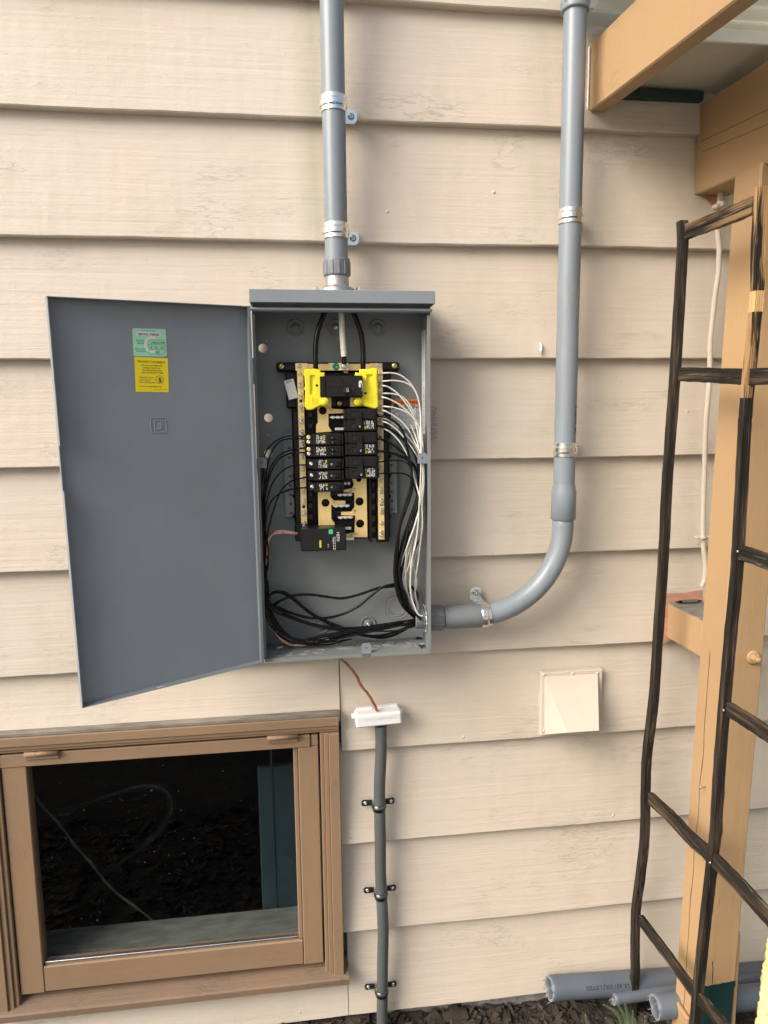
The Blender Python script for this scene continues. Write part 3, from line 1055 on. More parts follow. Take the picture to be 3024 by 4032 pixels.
# two shallow saw kerfs on the header face
for (a, b_, c, d) in ((1130, 1120, 1659, 870), (1140, 1205, 1659, 985)):
    p1 = PX(2200 + a / 2.0133, b_ / 2.0133, 0.9576)
    p2 = PX(2200 + c / 2.0133, d / 2.0133, 0.9576)
    dz = Vector((0, 0, 0.0006))
    MB().add([p1 - dz, p2 - dz, p2 + dz, p1 + dz], [(0, 1, 2, 3)]).build('saw_line', M['slot'], hd, recalc=False)
for (a, b_) in ((1455, 1145), (1570, 1215), (1350, 1305), (1250, 1330), (1405, 1510), (1170, 1155)):
    p = PX(2200 + a / 2.0133, b_ / 2.0133, 0.9580 if b_ < 1450 else postx(2.05))
    MB().lathe([(0.0001, -0.0009), (0.0030, -0.0007), (0.0050, 0.0006), (0.0058, 0.0002), (0.0060, -0.002)], p, (-1, 0, 0), 14).build('nail_head', M['tan_y'], hd)
# rafter
beam(0.690, 0.728, [(0.010, CAM_H + 0.679, CAM_H + 0.824), (-0.54, CAM_H + 0.622, CAM_H + 0.768), (-3.2, CAM_H + 0.330, CAM_H + 0.480)], 'rafter', M['tan_y'])
beam(1.48, 1.518, [(0.010, CAM_H + 0.679, CAM_H + 0.824), (-3.2, CAM_H + 0.330, CAM_H + 0.480)], 'rafter', M['tan_y'])
# caulk bead between siding and rafter
mb = MB()
pc = [Vector((0.6865 + 0.0015 * mnoise.noise(Vector((i * .9, 0, 0))), -0.002 + BT * 0.3, CAM_H + 0.682 + 0.135 * i / 24)) for i in range(25)]
mb.tube(pc, [0.0025 + 0.0014 * mnoise.noise(Vector((i * 1.3, 3, 0))) for i in range(25)], 6)
mb.build('caulk_bead', M['white_trim'], cover)
# green batten, flat soffit board and a white strip in front of it
MB().box(0.7285, 0.957, -0.012, 0.018, CAM_H + 0.708, CAM_H + 0.728, 0.001).build('batten', M['green'], cover)
mb = MB()
zz0 = CAM_H + 0.735
mb.add([(0.7295, -0.03, zz0), (2.55, -0.03, zz0), (2.55, -0.205, zz0 - 0.002), (0.7295, -0.205, zz0 - 0.002),
        (0.7295, 0.018, zz0 - 0.004), (2.55, 0.018, zz0 - 0.004),
        (0.7295, 0.018, zz0 + 0.02), (2.55, 0.018, zz0 + 0.02), (2.55, -0.205, zz0 + 0.021), (0.7295, -0.205, zz0 + 0.021)],
       [(0, 1, 2, 3), (4, 5, 1, 0), (6, 7, 8, 9), (4, 6, 7, 5), (2, 8, 9, 3), (4, 0, 3, 9, 6), (5, 7, 8, 2, 1)])
mb.build('soffit_board', M['soffit'], cover)
MB().box(0.7295, 1.11, -0.212, -0.2055, zz0 - 0.004, zz0 + 0.021, 0.001).build('white_strip', M['white_trim'], cover)
# corrugated roof sheet: ridges run along X
mb = MB()
ny_, per = 330, 0.066
xs_ = [0.657, 1.6, 2.8, 4.2]  # unseen reach lengthened to darken the post and wall at the right
for side in (0, 1):
    pts = []
    for j in range(ny_ + 1):
        y = 0.005 - 3.3 * j / ny_
        z = CAM_H + 0.860 - 0.105 * (-y) + 0.0095 * math.sin(2 * math.pi * y / per) + side * 0.0016
        for x in xs_:
            pts.append((x, y, z))
    nx_ = len(xs_)
    mb.add(pts, [(j * nx_ + i, j * nx_ + i + 1, (j + 1) * nx_ + i + 1, (j + 1) * nx_ + i) for j in range(ny_) for i in range(nx_ - 1)], 0, True)
    if side:
        n1 = (ny_ + 1) * nx_
        o = len(mb.v) - 2 * n1
        for j in range(ny_):
            mb.f.append([o + j * nx_, o + (j + 1) * nx_, o + n1 + (j + 1) * nx_, o + n1 + j * nx_])
            mb.m.append(0)
            mb.s.append(False)
mb.build('roof_sheet', M['gusset'], cover, recalc=False)

# ================================================================== WALL FITTINGS
# ------------------------------------------------------------------ conduits
YCON = -0.058
RC = 0.0246
XL = 0.1045
cl_ = thing('conduit', (XL, YCON, 1.82), 'upper left grey plastic conduit standing on top of the breaker panel', 'conduit')
zA1 = CAM_H + ray(1327, 1020)[1] * 1.575
mb = MB().lathe([(RC, zA1 - 0.002), (RC, 3.2)], (XL, YCON, 0), (0, 0, 1), 32)
for zz in (2.03, 2.09, 2.15, 2.21, 2.27, 2.33):
    pass
pp = mb.build('pipe', [M['pvc'], M['ink_soft']], cl_)
# printed text runs up the right flank of the pipe


def pipe_text(txt, cx, cy, R, ang, z0, size, pipe, mat, flip=False):
    mb = MB()
    V, F = text_geo(txt)
    pts = []
    for p in V:
        a = ang + (p[1] - 0.35) * size / R * (1 if not flip else -1)
        h = p[0] * size * (1 if not flip else -1)
        pts.append(Vector((cx + (R + 0.0003) * math.cos(a), cy + (R + 0.0003) * math.sin(a), z0 + h)))
    mb.add(pts, F)
    return mb.build('printed_text', mat, pipe, recalc=False)


pipe_text('CONDUIT RESISTANT 90C MAX WIRE', XL, YCON, RC, rad(-26), 1.925, 0.013, pp, M['ink_soft'])
# ribbed male adapter, hub and flange
zA0, zA1 = CAM_H + ray(1327, 1089)[1] * 1.575, CAM_H + ray(1327, 1020)[1] * 1.575
mb = MB().lathe([(RC + 0.0002, zA1), (0.0282, zA1 - 0.0005), (0.0286, zA1 - 0.004), (0.0286, zA0 + 0.003), (0.0275, zA0), (0.0001, zA0)], (XL, YCON, 0), (0, 0, 1), 32)
for k in range(12):
    a = 2 * math.pi * k / 12 + 0.1
    mb.obox((XL + 0.0287 * math.cos(a), YCON + 0.0287 * math.sin(a), (zA0 + zA1) / 2 - 0.002), ((math.cos(a), math.sin(a), 0), (-math.sin(a), math.cos(a), 0), (0, 0, 1)), (0.0013, 0.0028, (zA1 - zA0) / 2 - 0.004), 0.0008)
mb.build('male_adapter', M['pvc_fit'], cl_)
ZCAP = CAM_H + 0.2566
mb = MB().lathe([(0.0255, zA0 - 0.0005), (0.0255, ZCAP + 0.022), (0.0275, ZCAP + 0.019), (0.034, ZCAP + 0.016), (0.038, ZCAP + 0.013), (0.038, ZCAP + 0.0005)], (XL, YCON, 0), (0, 0, 1), 32)
mb.box(XL - 0.053, XL + 0.053, YCON - 0.013, YCON + 0.013, ZCAP + 0.0005, ZCAP + 0.0105, 0.002)
mb.build('hub', M['cast'], cl_)
for sx in (-1, 1):
    MB().lathe([(0.0055, ZCAP + 0.0105), (0.0055, ZCAP + 0.0175), (0.0001, ZCAP + 0.018)], (XL + sx * 0.046, YCON - 0.004, 0), (0, 0, 1), 6, smooth=False).build('hub_screw', M['zinc'], cl_)

XR = 0.6255
YR = -0.060
zb0, zb1 = CAM_H - 0.1655, CAM_H - 0.247
cr_ = thing('conduit', (XR, YR, zb1), 'long right grey plastic conduit curving from vertical into the panel side', 'conduit')
zT = CAM_H + ray(2275, 48)[1] * 1.575
mb = MB().lathe([(RC, zb0 + 0.004), (RC, zT + 0.004)], (XR, YR, 0), (0, 0, 1), 32)
mb.lathe([(RC, zb0 + 0.0045), (RC, zb0 + 0.003), (RC + 0.0040, zb0 - 0.015), (RC + 0.0042, zb1 + 0.001), (RC + 0.0030, zb1), (RC - 0.001, zb1 + 0.0005)], (XR, YR, 0), (0, 0, 1), 32)
pp = mb.build('pipe', M['pvc'], cr_)
zj = CAM_H + ray(2255, 1705)[1] * 1.56
pipe_text('JM EAGLE', XR, YR, RC, rad(-42), zj - 0.002, 0.0155, pp, M['ink'])
pipe_text('1 1/2', XR, YR, RC, rad(-38), zj + 0.16, 0.0115, pp, M['ink_soft'])
pipe_text('90C MAX WIRE CONDUIT RESISTANT', XR, YR, RC, rad(-22), zj + 0.30, 0.0115, pp, M['ink_soft'])
pipe_text('PVC 1 1/2 UL 651', XR, YR, RC, rad(-22), zj + 0.73, 0.0115, pp, M['ink_soft'])
mb = MB().lathe([(RC + 0.0003, zT), (RC + 0.0048, zT + 0.0005), (RC + 0.0052, zT + 0.004), (RC + 0.0052, zT + 0.12), (RC, zT + 0.122)], (XR, YR, 0), (0, 0, 1), 32)
for k in range(14):
    a = 2 * math.pi * k / 14
    mb.obox((XR + (RC + .0052) * math.cos(a), YR + (RC + .0052) * math.sin(a), zT + 0.066), ((math.cos(a), math.sin(a), 0), (-math.sin(a), math.cos(a), 0), (0, 0, 1)), (0.0012, 0.003, 0.053), 0.0006)
mb.build('coupling', M['pvc'], cr_)
mb = MB().lathe([(RC, zT + 0.1225), (RC, 3.2)], (XR, YR, 0), (0, 0, 1), 24)
mb.build('upper_pipe', M['pvc'], cr_)
# elbow, centre line measured
ZH = CAM_H - 0.4708
REL = 0.210
cxe, cze = XR - REL, ZH + REL
el = [Vector((XR, YR, zb1 + 0.02)), Vector((XR, YR, cze))]
for k in range(1, 25):
    a = (math.pi / 2) * k / 24
    el.append(Vector((cxe + REL * math.cos(a), YR, cze - REL * math.sin(a))))
xh = P(*e6(610, 1500), 1.575).x
el.append(Vector((cxe - 0.02, YR, ZH)))
MB().tube(el, RC, 28).build('elbow', M['pvc'], cr_)
xa = P(*e6(300, 1515), 1.575).x
mb = MB().lathe([(RC - 0.001, xh + 0.0005), (RC + 0.0022, xh), (RC + 0.0030, xh - 0.003), (RC + 0.0030, xa + 0.022), (RC + 0.0015, xa + 0.006), (RC + 0.001, xa + 0.001)], (0, YR, ZH), (1, 0, 0), 32)
mb.build('bell_end', M['pvc_fit'], cr_)
X1B = 0.298
mb = MB().lathe([(RC + 0.0002, xa), (RC + 0.0034, xa - 0.001), (RC + 0.0038, X1B + 0.003), (RC + 0.0036, X1B + 0.0008), (0.002, X1B + 0.0008)], (0, YR, ZH), (1, 0, 0), 32)
for k in range(8):
    a = 2 * math.pi * k / 8 + 0.35
    mb.obox(((xa + X1B) / 2 + 0.0, YR + (RC + .0038) * math.cos(a), ZH + (RC + .0038) * math.sin(a)), ((1, 0, 0), (0, math.cos(a), math.sin(a)), (0, -math.sin(a), math.cos(a))), ((xa - X1B) / 2 - 0.003, 0.0012, 0.0022), 0.0006)
mb.build('male_adapter', M['pvc_fit'], cr_)
# threaded end and locknut inside the box
pr = [(0.0218, X1B - 0.0026)]
for k in range(7):
    x = X1B - 0.004 - 0.0036 * k
    pr += [(0.0236, x), (0.0236, x - 0.0012), (0.0220, x - 0.0018), (0.0220, x - 0.0032)]
xe = pr[-1][1]
pr += [(0.0195, xe), (0.0190, X1B - 0.003)]
MB().lathe(pr, (0, YR, ZH), (1, 0, 0), 32, smooth=False).build('threaded_end', M['pvc'], cr_)
mb = MB().lathe([(0.0240, X1B - 0.0030), (0.0295, X1B - 0.0030), (0.0295, X1B - 0.0065), (0.0240, X1B - 0.0065), (0.0240, X1B - 0.0030)], (0, YR, ZH), (1, 0, 0), 32)
for k in range(8):
    a = 2 * math.pi * k / 8 + 0.2
    mb.obox((X1B - 0.0048, YR + 0.031 * math.cos(a), ZH + 0.031 * math.sin(a)), ((1, 0, 0), (0, math.cos(a), math.sin(a)), (0, -math.sin(a), math.cos(a))), (0.0018, 0.003, 0.004), 0.0008)
mb.build('locknut', M['zinc'], cr_)

# ------------------------------------------------------------------ one-hole pipe straps
STR = 'one-hole pipe straps on the grey conduits'


def strap(c, axis, tabdir, R, label, wid=0.031, hookrev=False):
    c, ax, t = Vector(c), Vector(axis).normalized(), Vector(tabdir).normalized()
    nrm = Vector((0, -1, 0))
    th = thing('pipe_strap', Vector((c.x, -0.002, c.z)), label, 'pipe strap', STR)
    mb = MB()
    prof = [(-wid / 2, 0.0002, 0.0022), (-wid * 0.26, 0.0002, 0.0022), (-wid * 0.16, 0.0022, 0.0044), (wid * 0.16, 0.0022, 0.0044), (wid * 0.26, 0.0002, 0.0022), (wid / 2, 0.0002, 0.0022)]
    n = 44
    a0, a1 = rad(-12), rad(212)
    outer, inner = [], []
    for i in range(n + 1):
        a = a0 + (a1 - a0) * i / n
        fl = min(1, (n - i) / 4.0)          # the ridge fades at the hooked end
        for (h, ri, ro) in prof:
            rdg = (ro - 0.0022) * fl + 0.0022
            rdi = (ri - 0.0002) * fl + 0.0002
            dr = t * math.cos(a) + nrm * math.sin(a)
            outer.append(c + dr * (R + rdg) + ax * h)
            inner.append(c + dr * (R + rdi) + ax * h)
    m = len(prof)
    no = len(outer)
    pts = outer + inner
    fs = []
    for i in range(n):
        for k in range(m - 1):
            fs.append((i * m + k, i * m + k + 1, (i + 1) * m + k + 1, (i + 1) * m + k))
            fs.append((no + i * m + k, no + (i + 1) * m + k, no + (i + 1) * m + k + 1, no + i * m + k + 1))
        fs.append((i * m, (i + 1) * m, no + (i + 1) * m, no + i * m))
        fs.append((i * m + m - 1, no + i * m + m - 1, no + (i + 1) * m + m - 1, (i + 1) * m + m - 1))
    for i in (0, n):
        for k in range(m - 1):
            fs.append((i * m + k, no + i * m + k, no + i * m + k + 1, i * m + k + 1))
    mb.add(pts, fs, 0, False)
    mb.build('band', M['zinc'], th)
    # leg down to the wall and the tab
    mb = MB()
    y0 = c.y - 0.002
    p_t = R + 0.0012
    cen = c + t * p_t
    yw = -0.0035
    mb.obox((cen + Vector((0, (yw - c.y) / 2 - 0.0, 0))), (t, (0, 1, 0), ax), (0.0011, abs(yw - c.y) / 2 + 0.001, wid * 0.42), 0.0004)
    L0, L1 = R + 0.001, R + 0.030

    def fn(a, b_, d):
        return Vector((c.x, yw, c.z)) + t * a + ax * b_ + Vector((0, d, 0))
    hw = wid * 0.47
    loop = [(L0, -hw), (L1 - 0.010, -hw)] + [(L1 - 0.010 + 0.010 * math.sin(q), -hw * math.cos(q)) for q in [rad(18 * k) for k in range(1, 10)]] + [(L1 - 0.010, hw), (L0, hw)]
    mb.plate([loop, circ(R + 0.0165, 0, 0.0036, 14)[::-1]], fn, -0.0011, 0.0011)
    mb.build('tab', M['zinc'], th)
    sp = fn(R + 0.0165, 0, -0.0011)
    mb = MB().lathe([(0.0075, 0.0), (0.0075, 0.0008), (0.0050, 0.0009), (0.0056, 0.0032), (0.0045, 0.0042), (0.0016, 0.0044), (0.0012, 0.0030), (0.0001, 0.0030)], sp, (0, -1, 0), 16)
    mb.build('screw', M['zinc_dull'], th)
    a = a1 - rad(10)
    rv = c + (t * math.cos(a - rad(22)) + nrm * math.sin(a - rad(22))) * (R + 0.0023)
    return th


strap((XL, YCON, P(*k8(272, 500), 1.575 - RC).z), (0, 0, 1), (1, 0, 0), RC, 'shiny metal strap high on the left conduit, above the other strap')
strap((XL, YCON, P(*k8(288, 1148), 1.575 - RC).z), (0, 0, 1), (1, 0, 0), RC, 'shiny metal strap on the left conduit just above the ribbed adapter')
strap((XR, YR, P(*k8(1466, 1075), 1.575 - RC).z), (0, 0, 1), (1, 0, 0), RC, 'shiny metal strap midway up the right conduit, its tab hidden behind')
strap((XR, YR, P(*e6(1292, 150), 1.575 - RC).z), (0, 0, 1), (1, 0, 0), RC, 'shiny metal strap on the right conduit just above the elbow bell')
sa = rad(85)
sc_ = Vector((cxe + REL * math.cos(sa), YR, cze - REL * math.sin(sa)))
strap(sc_, (math.sin(sa), 0, math.cos(sa)), (-math.cos(sa), 0, math.sin(sa)), RC, 'shiny metal strap on the lower end of the elbow, tab upwards')

# ------------------------------------------------------------------ breaker panel
DF, DB = 1.52, 1.628
YFR, YBK = DF - CAM_D, DB - CAM_D
BX0, BX1 = -0.0765, 0.298
BZ0, BZ1 = CAM_H - 0.531, CAM_H + 0.2565
panel = thing('breaker_panel', ((BX0 + BX1) / 2, YBK, BZ0), 'open grey outdoor breaker panel box with its door swung left', 'electrical panel')
T = 0.0016


def bk(q):                                # on the inside of the back sheet
    return P(q[0], q[1], DB - 0.0012)


holes_back = [(q1(178, 562), 0.0100), (q1(222, 1130), 0.0096), (q2(222, 386), 0.0096), (q2(1385, 330), 0.0102), (q1(205, 502), 0.0017), (q2(225, 233), 0.0015)]
loops = [[(BX0, BZ0), (BX1, BZ0), (BX1, BZ1 - 0.004), (BX0, BZ1 - 0.004)]]
for q, r in holes_back:
    p = bk(q)
    loops.append(circ(p.x, p.z, r, 20)[::-1])
en = MB()
en.plate(loops, lambda a, b_, t: Vector((a, t, b_)), YBK - T, YBK + 0.0008)
en.box(BX0, BX0 + T, YFR, YBK - T, BZ0, BZ1 - 0.004)
en.box(BX1 - T, BX1, YFR, YBK - T, BZ0, BZ1 - 0.004)
en.box(BX0 + T, BX1 - T, YFR + 0.0006, YBK - T, BZ0, BZ0 + T)
en.box(BX0 + T, BX1 - T, YFR + 0.004, YBK - T, BZ1 - 0.006, BZ1 - 0.0042)
# turned front lips along the floor (split by the latch notch) and jambs
nx0, nx1 = P(*q3(990, 980), DF).x, P(*q3(1060, 980), DF).x
for (a, b_) in ((BX0 + T, nx0), (nx1, BX1 - T)):
    en.plate([[(a, BZ0), (b_, BZ0), (b_, BZ0 + 0.0055), (b_ - 0.005 if b_ == nx0 else b_, BZ0 + 0.0075), (a + (0.005 if a == nx1 else 0), BZ0 + 0.0075), (a, BZ0 + 0.0055)]],
             lambda x, z, t: Vector((x, t, z - 0.0062)), YFR - 0.0006, YFR + 0.0004)
en.box(BX1 - 0.007, BX1 - T - 0.0001, YFR, YFR + T, BZ0 + 0.004, CAM_H + 0.21)
en.box(BX0 + T + 0.0001, BX0 + 0.0055, YFR, YFR + T, BZ0 + 0.004, CAM_H + 0.21)
en.build('enclosure', M['steel_in'], panel)
# drip cap and rolled flange below it
zc0 = CAM_H + ray(1348, 1194)[1] * 1.505
YCAP = 1.500 - CAM_D
mb = MB()
cx0, cx1 = -0.0795, 0.3045
mb.box(cx0, cx1, YCAP, YCAP + T, zc0, BZ1, 0.0006)
mb.box(cx0, cx1, YCAP + T, YBK, BZ1 - T, BZ1 + 0.0004, 0.0005)
mb.box(cx0, cx0 + T, YCAP + T, YBK, zc0, BZ1 - T)
mb.box(cx1 - T, cx1, YCAP + T, YBK, zc0, BZ1 - T)
mb.box(cx0 + T, cx1 - T, YCAP + T, YCAP + 0.010, zc0, zc0 + T)
mb.build('drip_cap', M['steel'], panel)
zf1, zf0 = CAM_H + ray(1345, 1212)[1] * 1.512, CAM_H + ray(1345, 1227)[1] * 1.512
mb = MB().box(BX0 - 0.002, BX1 + 0.003, YFR - 0.010, YFR + 0.012, zf0, zf1, 0.003)
mb.box(BX0 + T, BX1 - T, YFR + 0.012, YFR + 0.0136, zf1 - 0.004, BZ1 - 0.006)
mb.build('flange', M['steel'], panel)

# knockouts: pressed rings
def ring(c, n, R, r, name='knockout', squash=None):
    n = Vector(n)
    mb = MB()
    for rr in (R if isinstance(R, (list, tuple)) else [R]):
        mb.lathe([(rr - r * 1.5, 0.0), (rr - r * 0.5, 0.0013), (rr + r * 0.5, 0.0013), (rr + r * 1.5, 0.0)], c, n, 28)
    return mb


for (x, y, R) in ((280, 985, 0.0125), (400, 985, (0.0105, 0.005)), (520, 978, (0.0115, 0.005)), (640, 963, 0.0135), (455, 945, 0.0105), (862, 912, (0.030, 0.022, 0.0155)), (1075, 881, 0.0125), (1095, 930, 0.0125),
                  (1205, 899, (0.0155, 0.010, 0.004)), (1355, 917, 0.0105), (1315, 858, 0.0095), (1385, 884, 0.011), (1460, 910, 0.011), (1440, 868, 0.011)):
    c = PZ(*q3(x, y), BZ0 + T + 0.0001)
    ring(c, (0, 0, 1), R, 0.0012).build('knockout', M['steel_in'], panel)
for (x, y) in ((400, 680), (1270, 600)):
    c = bk(q3(x, y))
    c.y = YBK - T - 0.0001
    ring(c, (0, -1, 0), (0.0335, 0.025, 0.0195, 0.0145) if x < 900 else (0.030, 0.0225, 0.018), 0.0009).build('knockout', M['steel_in'], panel)
# mounting dimples with screws
for q, bright in ((q1(442, 395), 0), (q1(1115, 395), 0), (q1(770, 397), 1), (q3(650, 757), 1), (q3(1035, 737), 1)):
    c = bk(q)
    c.y = YBK - T
    mb = MB().lathe([(0.0195, 0.0), (0.0180, 0.0042), (0.0162, 0.0042), (0.0140, 0.0006), (0.0096, 0.0006), (0.0088, 0.0062), (0.0001, 0.0062)], c, (0, -1, 0), 24)
    dm = mb.build('mounting_boss', M['steel_in'], panel)
    MB().lathe([(0.0048, 0.0062), (0.0044, 0.0090), (0.0018, 0.0098), (0.0014, 0.008), (0.0001, 0.008)], c, (0, -1, 0), 12).build('screw', M['zinc'] if bright else M['steel'], dm)
# grey earth strips with holes standing beside the plastic base
for (ax_, ay_, bx_, by_) in ((388, 235, 410, 900), (1222, 230, 1240, 870)):
    p1, p2 = P(*q2(ax_, ay_ - 15), 1.612), P(*q2(bx_, by_), 1.612)
    w_ = 0.0125
    loops = [[(p1.x - w_, p1.z), (p1.x + w_, p1.z), (p1.x + w_, p2.z), (p1.x - w_, p2.z)]]
    for k in range(9):
        loops.append(circ(p1.x, p1.z - 0.012 - (p1.z - p2.z - 0.02) * k / 8, 0.0026, 10)[::-1])
    mb = MB().plate(loops, lambda a, b_, t: Vector((a, t, b_)), 1.610 - CAM_D, 1.6125 - CAM_D)
    mb.box(p1.x - w_, p1.x - w_ + 0.002, 1.6125 - CAM_D, YBK - T, p2.z, p1.z)
    mb.build('earth_strip', M['steel_in'], panel)
# wire clips
for (x, y, dd) in ((165, 462, 1.535), (1480, 425, 1.525), (1022, 940, 1.522)):
    c = P(*(q3(x, y) if x == 1022 else q2(x, y)), dd)
    fn = lambda a, b_, t, c=c: c + Vector((a, t, b_))
    mb = MB().plate([[(-0.011, -0.011), (0.011, -0.011), (0.011, 0.007), (0.007, 0.012), (-0.007, 0.012), (-0.011, 0.007)], circ(0, 0.001, 0.0024, 10)[::-1]], fn, 0, 0.0016)
    if x == 1480:
        mb.box(c.x + 0.009, BX1 - T, c.y + 0.0017, c.y + 0.003, c.z - 0.011, c.z + 0.007)
    elif x == 165:
        mb.box(BX0 + T, c.x - 0.009, c.y + 0.0017, c.y + 0.003, c.z - 0.011, c.z + 0.007)
    else:
        mb.box(c.x - 0.011, c.x + 0.011, c.y + 0.0017, c.y + 0.003, BZ0 - 0.004, c.z + 0.002)
    mb.build('wire_clip', M['steel'], panel)
# labels inside the box
a, b_ = bk(q1(1222, 980)), bk(q2(1455, 183))
yl = YBK - T - 0.0003
zo = bk(q1(1222, 1030)).z
mb = MB().add([(a.x, yl, a.z), (b_.x, yl, a.z), (b_.x, yl, zo), (a.x, yl, zo)], [(0, 1, 2, 3)], 1)
mb.add([(a.x, yl, zo), (b_.x, yl, zo), (b_.x, yl, b_.z), (a.x, yl, b_.z)], [(0, 1, 2, 3)], 0)
mb.text('WARNING', ((a.x + b_.x) / 2 + .012, yl, a.z - 0.010), (1, 0, 0), (0, 0, 1), 0.0095, 2)
mb.text('ADVERTENCIA', ((a.x + b_.x) / 2 + .012, yl, a.z - 0.0205), (1, 0, 0), (0, 0, 1), 0.0095, 2)
mb.add([(a.x + 0.003, yl - .0004, a.z - 0.0195), (a.x + 0.019, yl - .0004, a.z - 0.0195), (a.x + 0.011, yl - .0004, a.z - 0.005)], [(0, 1, 2)], 2)
for r in range(26):
    for cblk in range(2):
        x = a.x + 0.003 + cblk * 0.055
        z = zo - 0.004 - r * 0.0029
        xe_ = x + 0.050
        while x < xe_ - 0.004:
            w_ = random.uniform(0.003, 0.010)
            if random.random() < 0.85:
                mb.add([(x, yl - .0004, z), (min(x + w_, xe_), yl - .0004, z), (min(x + w_, xe_), yl - .0004, z - 0.0012), (x, yl - .0004, z - 0.0012)], [(0, 1, 2, 3)], 3)
            x += w_ + 0.0015
mb.build('warning_label', [M['st_white'], M['st_orange'], M['ink'], M['ink_soft']], panel, recalc=False)
xw = BX1 - T - 0.0004
c1, c2 = PX(*q1(1470, 430), xw), PX(*q2(1484, 225), xw)
yw0, yw1 = c1.y - 0.044, c1.y - 0.004
mb = MB().add([(xw, yw0, c1.z), (xw, yw1, c1.z), (xw, yw1, c2.z), (xw, yw0, c2.z)], [(0, 1, 2, 3)])
for r in range(70):
    z = c1.z - 0.004 - r * 0.0050
    if z < c2.z + 0.006 or r in (22, 23, 44):
        continue
    mb.add([(xw - .0003, yw0 + 0.006, z), (xw - .0003, yw0 + 0.016 + 0.018 * random.random(), z), (xw - .0003, yw0 + 0.022, z - 0.0014), (xw - .0003, yw0 + 0.006, z - 0.0014)], [(0, 1, 2, 3)], 1)
mb.build('side_label', [M['st_white'], M['ink_soft']], panel, recalc=False)

# --- door (tray turned towards the viewer)
HX, HZ1, HZ0 = -0.085, CAM_H + 0.2232, CAM_H - 0.5318
EX, EY = -0.4215, 1.352 - CAM_D
hy = DF - CAM_D
hinge_t, hinge_b = Vector((HX - 0.0015, hy, HZ1)), Vector((HX + 0.0005, hy, HZ0))
edge_t, edge_b = Vector((EX - 0.005, EY, CAM_H + 0.2127)), Vector((EX + 0.0045, EY, CAM_H - 0.5427))
uw = (edge_t - hinge_t).normalized()      # across the door, away from the hinge
uz = (hinge_t - hinge_b).normalized()
un = uz.cross(uw).normalized()            # out of the tray
if un.y > 0:
    un = -un
WD = (edge_t - hinge_t).length
HD = (hinge_t - hinge_b).length


def DR(a, b_, t=0.0):                     # door coordinates: a from hinge, b from bottom, t towards viewer
    o = hinge_b + (hinge_t - hinge_b) * (b_ / HD)
    e = edge_b + (edge_t - edge_b) * (b_ / HD)
    return o + (e - o) * (a / WD) + un * t


def pix(p):
    c = RM @ (Vector(p) - Vector((0, -CAM_D, CAM_H)))
    return CX + FOC * c.x / c.z, CY + FOC * c.y / c.z


def solve_door(u, v):
    """door coordinates (across, up) of a measured point on the inner sheet"""
    a, b_ = WD / 2, HD / 2
    for _ in range(8):
        p0, pa, pb = pix(DR(a, b_)), pix(DR(a + 1e-3, b_)), pix(DR(a, b_ + 1e-3))
        j = Matrix((((pa[0] - p0[0]) * 1e3, (pb[0] - p0[0]) * 1e3), ((pa[1] - p0[1]) * 1e3, (pb[1] - p0[1]) * 1e3)))
        d = j.inverted() @ Vector((u - p0[0], v - p0[1]))
        a, b_ = a + d[0], b_ + d[1]
    return a, b_


RIM = 0.019
tt = 0.0014
mb = MB()
la, lb = solve_door(*dl(150, 1092))
mb.plate([[(0, 0), (WD, 0), (WD, HD), (0, HD)]], DR, -tt, 0)
mb.plate([[(0.0, 0.0), (tt, 0.0), (tt, HD), (0.0, HD)]], DR, 0, RIM)
mb.plate([[(0.0, HD - tt), (WD, HD - tt), (WD, HD), (0.0, HD)]], DR, 0, RIM)
hx0, hx1 = WD * 0.58, WD * 0.62
mb.plate([[(0.0, 0), (hx0, 0), (hx0, tt), (0, tt)]], DR, 0, RIM)
mb.plate([[(hx1, 0), (WD, 0), (WD, tt), (hx1, tt)]], DR, 0, RIM)
mb.plate([[(hx0, 0), (hx1, 0), (hx1, tt), (hx0, tt)]], DR, 0, RIM * 0.35)
mb.plate([[(hx0, 0), (hx1, 0), (hx1, tt), (hx0, tt)]], DR, RIM * 0.65, RIM)
for z0_, z1_, r_m in ((0, HD * 0.545, RIM), (HD * 0.655, HD, RIM), (HD * 0.545, HD * 0.655, RIM * 0.45)):
    mb.plate([[(WD - tt, z0_), (WD, z0_), (WD, z1_), (WD - tt, z1_)]], DR, 0, r_m)
# short return along the free edge and hinge side of the rim
mb.plate([[(0.0, 0.0), (0.006, 0.0), (0.006, HD), (0.0, HD)]], DR, RIM, RIM + tt)
door = mb.build('door', M['steel'], panel)


def sticker(corners, name):
    d = [solve_door(*q) for q in corners]
    o = Vector(DR(d[0][0], d[0][1], 0.0008))
    ux = (Vector(DR(d[1][0], d[1][1], 0.0008)) - o)
    uzv = (Vector(DR(d[3][0], d[3][1], 0.0008)) - o)
    return o, ux, uzv


def cv(x, y):
    return 480 + x / 7.541, 1270 + y / 7.541


# mint approval sticker
o, ux, uv = sticker([cv(340, 1000), cv(1335, 1015), cv(1300, 195), cv(300, 165)], 'g')
uxn, uvn = ux.normalized(), uv.normalized()
sn = un


def spt(a, b_, l=0.0):
    return o + ux * a + uv * b_ + sn * l


def rrect(x0, x1, z0, z1, rx, rz, n=5):
    out = []
    for (cx_, cz_, s0) in ((x1 - rx, z0 + rz, -90), (x1 - rx, z1 - rz, 0), (x0 + rx, z1 - rz, 90), (x0 + rx, z0 + rz, 180)):
        for k in range(n + 1):
            a = rad(s0 + 90 * k / n)
            out.append((cx_ + rx * math.cos(a), cz_ + rz * math.sin(a)))
    return out


def flat(mb, poly, lift, mat):
    mb.add([spt(a, b_, lift) for a, b_ in poly], [tuple(range(len(poly)))], mat)


